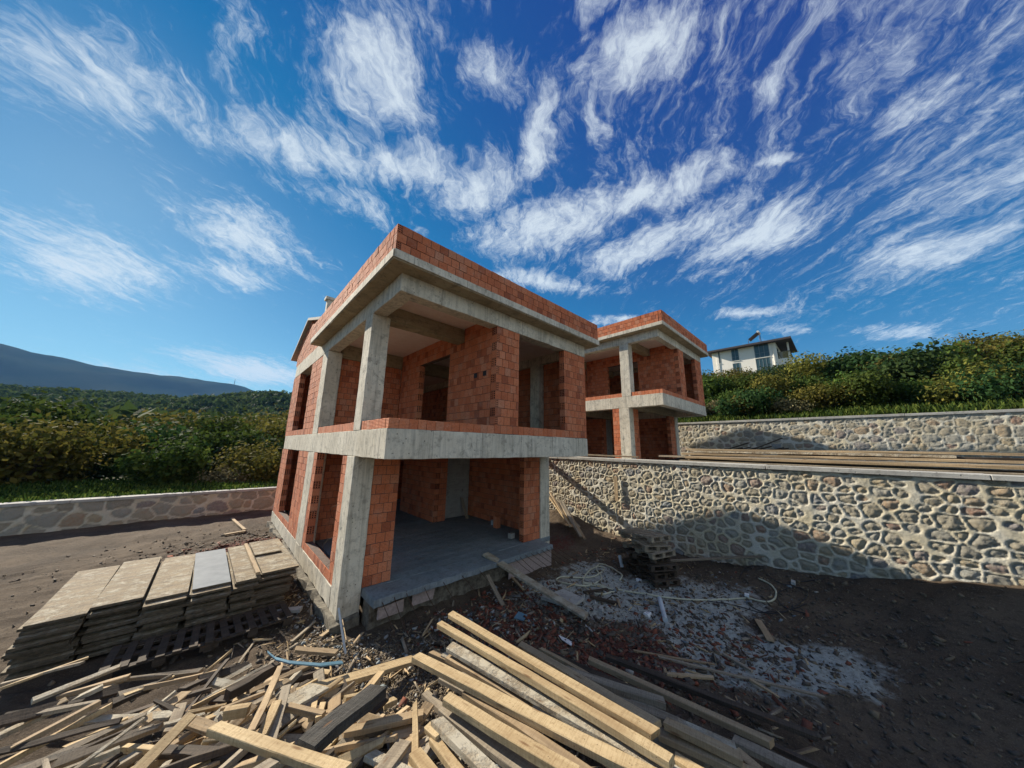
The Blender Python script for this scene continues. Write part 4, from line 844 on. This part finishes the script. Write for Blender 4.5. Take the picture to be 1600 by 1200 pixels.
# ------------------------------------------------------------------ small things
def hose(name, pts, r, m, label, cat, h=.015, closed=False, group=None):
    P = [GP(u, v)+Vector((0, 0, h+.01*math.sin(i*2.1))) for i, (u, v) in enumerate(pts)]; out = []
    for i in range(len(P)-1):
        a, b, c, d = P[max(i-1, 0)], P[i], P[i+1], P[min(i+2, len(P)-1)]
        for k in range(6):
            t = k/6; out.append(.5*((2*b)+(c-a)*t+(2*a-5*b+4*c-d)*t*t+(3*b-a-3*c+d)*t**3))
    out.append(P[-1]); mb = MB()
    for q in out: q.z = max(q.z, G(q.x, q.y)+h)
    mb.tube(out, r, 6); o = mb.build(name, m, smooth=True); tag(o, label, cat, group); return o
hose('cream_hose', [(968, 908), (972, 900), (962, 892), (940, 882), (932, 890), (940, 905), (922, 916), (895, 915), (870, 908), (878, 902), (905, 904), (932, 900), (944, 888), (925, 890), (912, 905), (915, 920), (935, 930), (960, 925), (935, 915), (910, 912), (940, 918), (980, 925), (1040, 935), (1110, 939), (1160, 936), (1200, 942), (1213, 930), (1205, 915), (1185, 905)], .02, HO, 'cream coloured hose, coiled on the cement patch and trailing to the right', 'hose')
for lb, pts in (('loose black cable loop by the right edge', [(1155, 905), (1165, 890), (1185, 885), (1200, 900), (1225, 915), (1250, 910), (1290, 905)]), ('black cable coil in the dark dirt near the right edge, lower loops', [(1160, 930), (1175, 950), (1210, 960), (1240, 950), (1262, 930), (1240, 918), (1215, 930), (1225, 950), (1260, 960)]), ('thin grey wire curving below the hose at right', [(1105, 940), (1150, 948), (1190, 958), (1230, 956), (1260, 945)])):
    hose('black_cable', pts, .009, BK, lb, 'cable', group='cables on the ground')
def pipe(p0, p1, r, m, label, ri=.85, group=None):
    p0, p1 = Vector(p0), Vector(p1); mb = MB(); mb.tube([p0, p1], r, 16, cap=False); mb.tube([p1-(p1-p0)*.001, p0+(p1-p0)*.001], r*ri, 16, cap=False)
    n = 16
    for k0, k1 in ((0, 3*n), (n, 2*n)):
        for q in range(n): mb.f.append((k0+q, k0+(q+1) % n, k1+(-q-1) % n, k1+(-q) % n)); mb.m.append(0); mb.c.append(.5); mb.uv += [(0, 0)]*4
    o = mb.build('plastic_pipe', m); tag(o, label, 'pipe', group); return o
a = GP(1031, 940); b = GP(1040, 973); pipe(a+Vector((0, 0, .06)), b+Vector((0, 0, .05)), .05, PV, 'white plastic pipe piece lying on the cement patch in the middle of the yard', group='white plastic pipe pieces')
a = GP(969, 885); pipe(a+Vector((0, 0, .30)), a+Vector((-.1, -.12, .03)), .05, PV, 'short white pipe stump standing next to the pallets', group='white plastic pipe pieces')
a = GP(540, 1022); pipe(at(529, 950, .02), a+Vector((0, 0, .0)), .018, PV, 'thin pale tube leaning against the foot of the corner column', group='white plastic pipe pieces')
mb = MB(); a = GP(552, 1032); mb.tube([at(535, 968, -.2), at(541, 1000, -.2), at(550, 1020, -.35), a], .007, 5); o = mb.build('flexible_rod', WT); tag(o, 'thin yellowish rod leaning beside the pale tube at the column', 'rod')
pts = [at(418, 1020, .15), at(430, 1030, .14), at(452, 1036, .14), at(500, 1040, .1), at(535, 1036, .0)]; mb = MB()
for a, b in zip(pts, pts[1:]): d = Vector((.0, .035, 0)); mb.hexa([a-d, b-d, b+d, a+d, *[q+Vector((0, 0, .014)) for q in (a-d, b-d, b+d, a+d)]])
o = mb.build('blue_strip', BL); tag(o, 'bent bluish plastic strip lying behind the scrap heap', 'strip')
def plate(name, quad, th, m, label, cat):
    c = GP(*quad[0]); mb = MB(); p = [GP(*q) for q in quad]; z = max(q.z for q in p)+.03; p = [Vector((q.x, q.y, z+random.uniform(-.02, .02))) for q in p]
    if (p[1]-p[0]).cross(p[2]-p[1]).z < 0: p = p[::-1]
    mb.hexa([*p, *[q+Vector((0, 0, th)) for q in p]]); o = mb.build(name, m); tag(o, label, cat); return o
plate('blue_tile', [(803, 970), (818, 973), (824, 964), (810, 961)], .015, BL, 'small bright blue square sheet on the rubble in front of the slab', 'sheet')
plate('paper_scrap', [(873, 999), (895, 1006), (893, 1012), (878, 1006)], .01, WH, 'crumpled white paper scrap on the red rubble', 'paper')
plate('white_box', [(1164, 932), (1171, 933), (1171, 937), (1164, 936)], .05, WH, 'tiny white box beside the trailing hose', 'box')
plate('concrete_slab_piece', [(845, 940), (880, 925), (912, 942), (893, 958)], .06, CC, 'flat grey concrete slab piece on the ground behind the gangplank', 'concrete slab')
hose('wire_frame', [(1157, 1015), (1178, 1009), (1200, 1023), (1172, 1030), (1157, 1015)], .008, IR, 'square frame of bent rebar lying on the cement patch', 'wire frame')
for i, (u, v) in enumerate([(998, 908), (1046, 1000-20), (1240, 912), (915, 893), (940, 955), (1012, 962)]):
    p = GP(u, v); mb = MB(); mb.box(-.06, .06, -.045, .045, -.02, .06, j=.02); o = mb.build('mortar_lump', WH if i in (0, 5) else CC); o.location = p; tag(o, ['pale lump below the pallet stack', 'grey lump near the white pipe', 'light stone near the right edge', 'small lump at the coil of hose', 'grey lump left of the white pipe', 'white lump at the edge of the red crumbs'][i], 'lump', 'loose lumps on the ground')
# things inside the ground floor
p = at(770, 820, .0); mb = MB(); mb.tube([(p.x, p.y, .003), (p.x, p.y, .16)], [.065, .085], 14); mb.tube([(p.x, p.y, .155), (p.x, p.y, .163)], [.09, .09], 14); o = mb.build('bucket', PV); tag(o, 'small white bucket on the floor inside the near house', 'bucket')
mb = MB(); mb.box(7.78, 7.97, 9.0, 9.19, .002, .40); o = mb.build('standing_brick', [BR]); tag(o, 'red brick standing upright by the inner wall of the near house', 'brick')
mb = MB(); mb.box(7.28, 7.44, 7.7, 7.85, .002, .16, j=.02); o = mb.build('concrete_block', CC); tag(o, 'small grey block on the floor beside the right brick pier', 'block')
plank('leaning_board', (7.85, 10.9, .01), (7.9, 11.45, .75), .12, .025, WG, 'pale board leaning in the far corner inside the near house', 'board', LO)

# ------------------------------------------------------------------ uncountable rubble
def chunks(name, pts, s0, s1, mats, label, seed, asp=(1, .8, .5), sink=.2):
    n = len(pts); r = np.random.default_rng(seed); base = np.array([[x, y, z] for z in (-.5, .5) for x, y in ((-.5, -.5), (.5, -.5), (.5, .5), (-.5, .5))]); s = s0+(s1-s0)*r.random(n)**2.2
    sc = s[:, None]*np.array(asp)*(1+.45*r.normal(size=(n, 3))).clip(.3, 2.2); v = base[None]*(1+.28*r.normal(size=(n, 8, 1)))*sc[:, None]
    a = r.random(n)*6.28; tx, ty = r.normal(0, .35, n), r.normal(0, .35, n); c, q = np.cos(a)[:, None], np.sin(a)[:, None]; x, y, z = v[..., 0], v[..., 1], v[..., 2]; z, x = z+x*tx[:, None], x-z*tx[:, None]; z, y = z+y*ty[:, None], y-z*ty[:, None]
    V = np.stack([x*c-y*q+pts[:, None, 0], x*q+y*c+pts[:, None, 1], z+pts[:, None, 2]+sc[:, None, 2]*(.5-sink)], -1).reshape(-1, 3)
    F = np.array([(0, 3, 2, 1), (4, 5, 6, 7), (0, 1, 5, 4), (2, 3, 7, 6), (3, 0, 4, 7), (1, 2, 6, 5)]); f = (F[None]+np.arange(n)[:, None, None]*8).reshape(-1, 4)
    k = r.random(n); o = npmesh(name, V, f, mats, face_attrs={'rnd': np.repeat(k, 6)}, mi=np.repeat(r.integers(0, len(mats), n), 6)); tag(o, label, 'rubble', kind='stuff'); return o
def gauss(n, cx, cy, a, b, th=0.):
    u = rng.normal(0, a, n); v = rng.normal(0, b, n); c, s = math.cos(th), math.sin(th); x = cx+u*c-v*s; y = cy+u*s+v*c; k = (x < 11.9) & ~((x > 2.1) & (y > 6.55)); x, y = x[k], y[k]; return np.stack([x, y, gz(x, y)], -1)
cat_ = lambda *a: np.concatenate(a)
GV = m_plain('gravel_stone', (.20, .155, .10), (.13, .10, .065), 20.); DK = m_plain('dark_stone', (.07, .055, .04), (.12, .10, .08), 14.)
chunks('gravel', cat_(gauss(16000, 2.3, 4.6, .55, .6), gauss(7000, 1.9, 5.6, .5, 1.0), gauss(7000, 2.4, 3.4, .8, .8)), .008, .028, [GV, DK, GV], 'brown gravel and pebbles between the house corner and the timber', 31, sink=.1)
chunks('stones', cat_(gauss(4000, 6, 2, 3, 2.5), gauss(3000, 2., 8, 1, 3.5), gauss(2500, 1., 13.5, 2.2, 2.2), gauss(4500, 9.4, 2, 2.2, 3)), .012, .06, [DK, GV, DK], 'scattered dirt clods and small stones over the yard', 32)
chunks('brick_rubble', cat_(gauss(2400, 4.9, 5.2, .8, .6), gauss(2400, 5.5, 3.2, 1.3, .6, 2.5), gauss(1300, 1.0, 13.4, 1.2, .7), gauss(900, 9.8, 7.6, 1.2, 1.1), gauss(350, 7, 3, 2.2, 1.6)), .012, .10, [RB, RB, DK], 'broken red brick pieces and crumbs in front of the slab', 33, asp=(1, .6, .25))
chunks('wood_chips', cat_(gauss(1300, 3.8, 4.9, 1.6, .8), gauss(700, 1.9, 7.4, .5, 1.6), gauss(700, 6, 2.6, 2.5, 1.5), gauss(900, 9.8, 8, 1.1, 1.6), gauss(500, 1.2, 5.2, 1.3, .7)), .05, .26, [WT, WG, WD, WF], 'splinters, chips and litter of wood scattered over the dirt', 34, asp=(1, .12, .06))
chunks('cement_crumbs', cat_(gauss(700, 7.6, 4.2, 1.9, 1.0, 2.4), gauss(600, 2.1, 7.2, .25, 1.8), gauss(400, 4, 5.5, 1.4, .5)), .012, .06, [CF, CC], 'grey cement crumbs and lumps along the cement patch and footing', 35)

# ------------------------------------------------------------------ air
hm_ = bpy.data.materials.new('air'); hm_.use_nodes = True; t_ = hm_.node_tree; t_.nodes.remove(t_.nodes['Principled BSDF']); pv = t_.nodes.new('ShaderNodeVolumePrincipled')
pv.inputs['Color'].default_value = (.22, .5, 1, 1); pv.inputs['Density'].default_value = .00009; pv.inputs['Anisotropy'].default_value = 0.; t_.links.new(pv.outputs[0], t_.nodes['Material Output'].inputs['Volume'])
mb = MB(); mb.box(-3200, 3200, -1500, 5200, -40, 760); o = mb.build('haze', hm_); tag(o, kind='stuff')
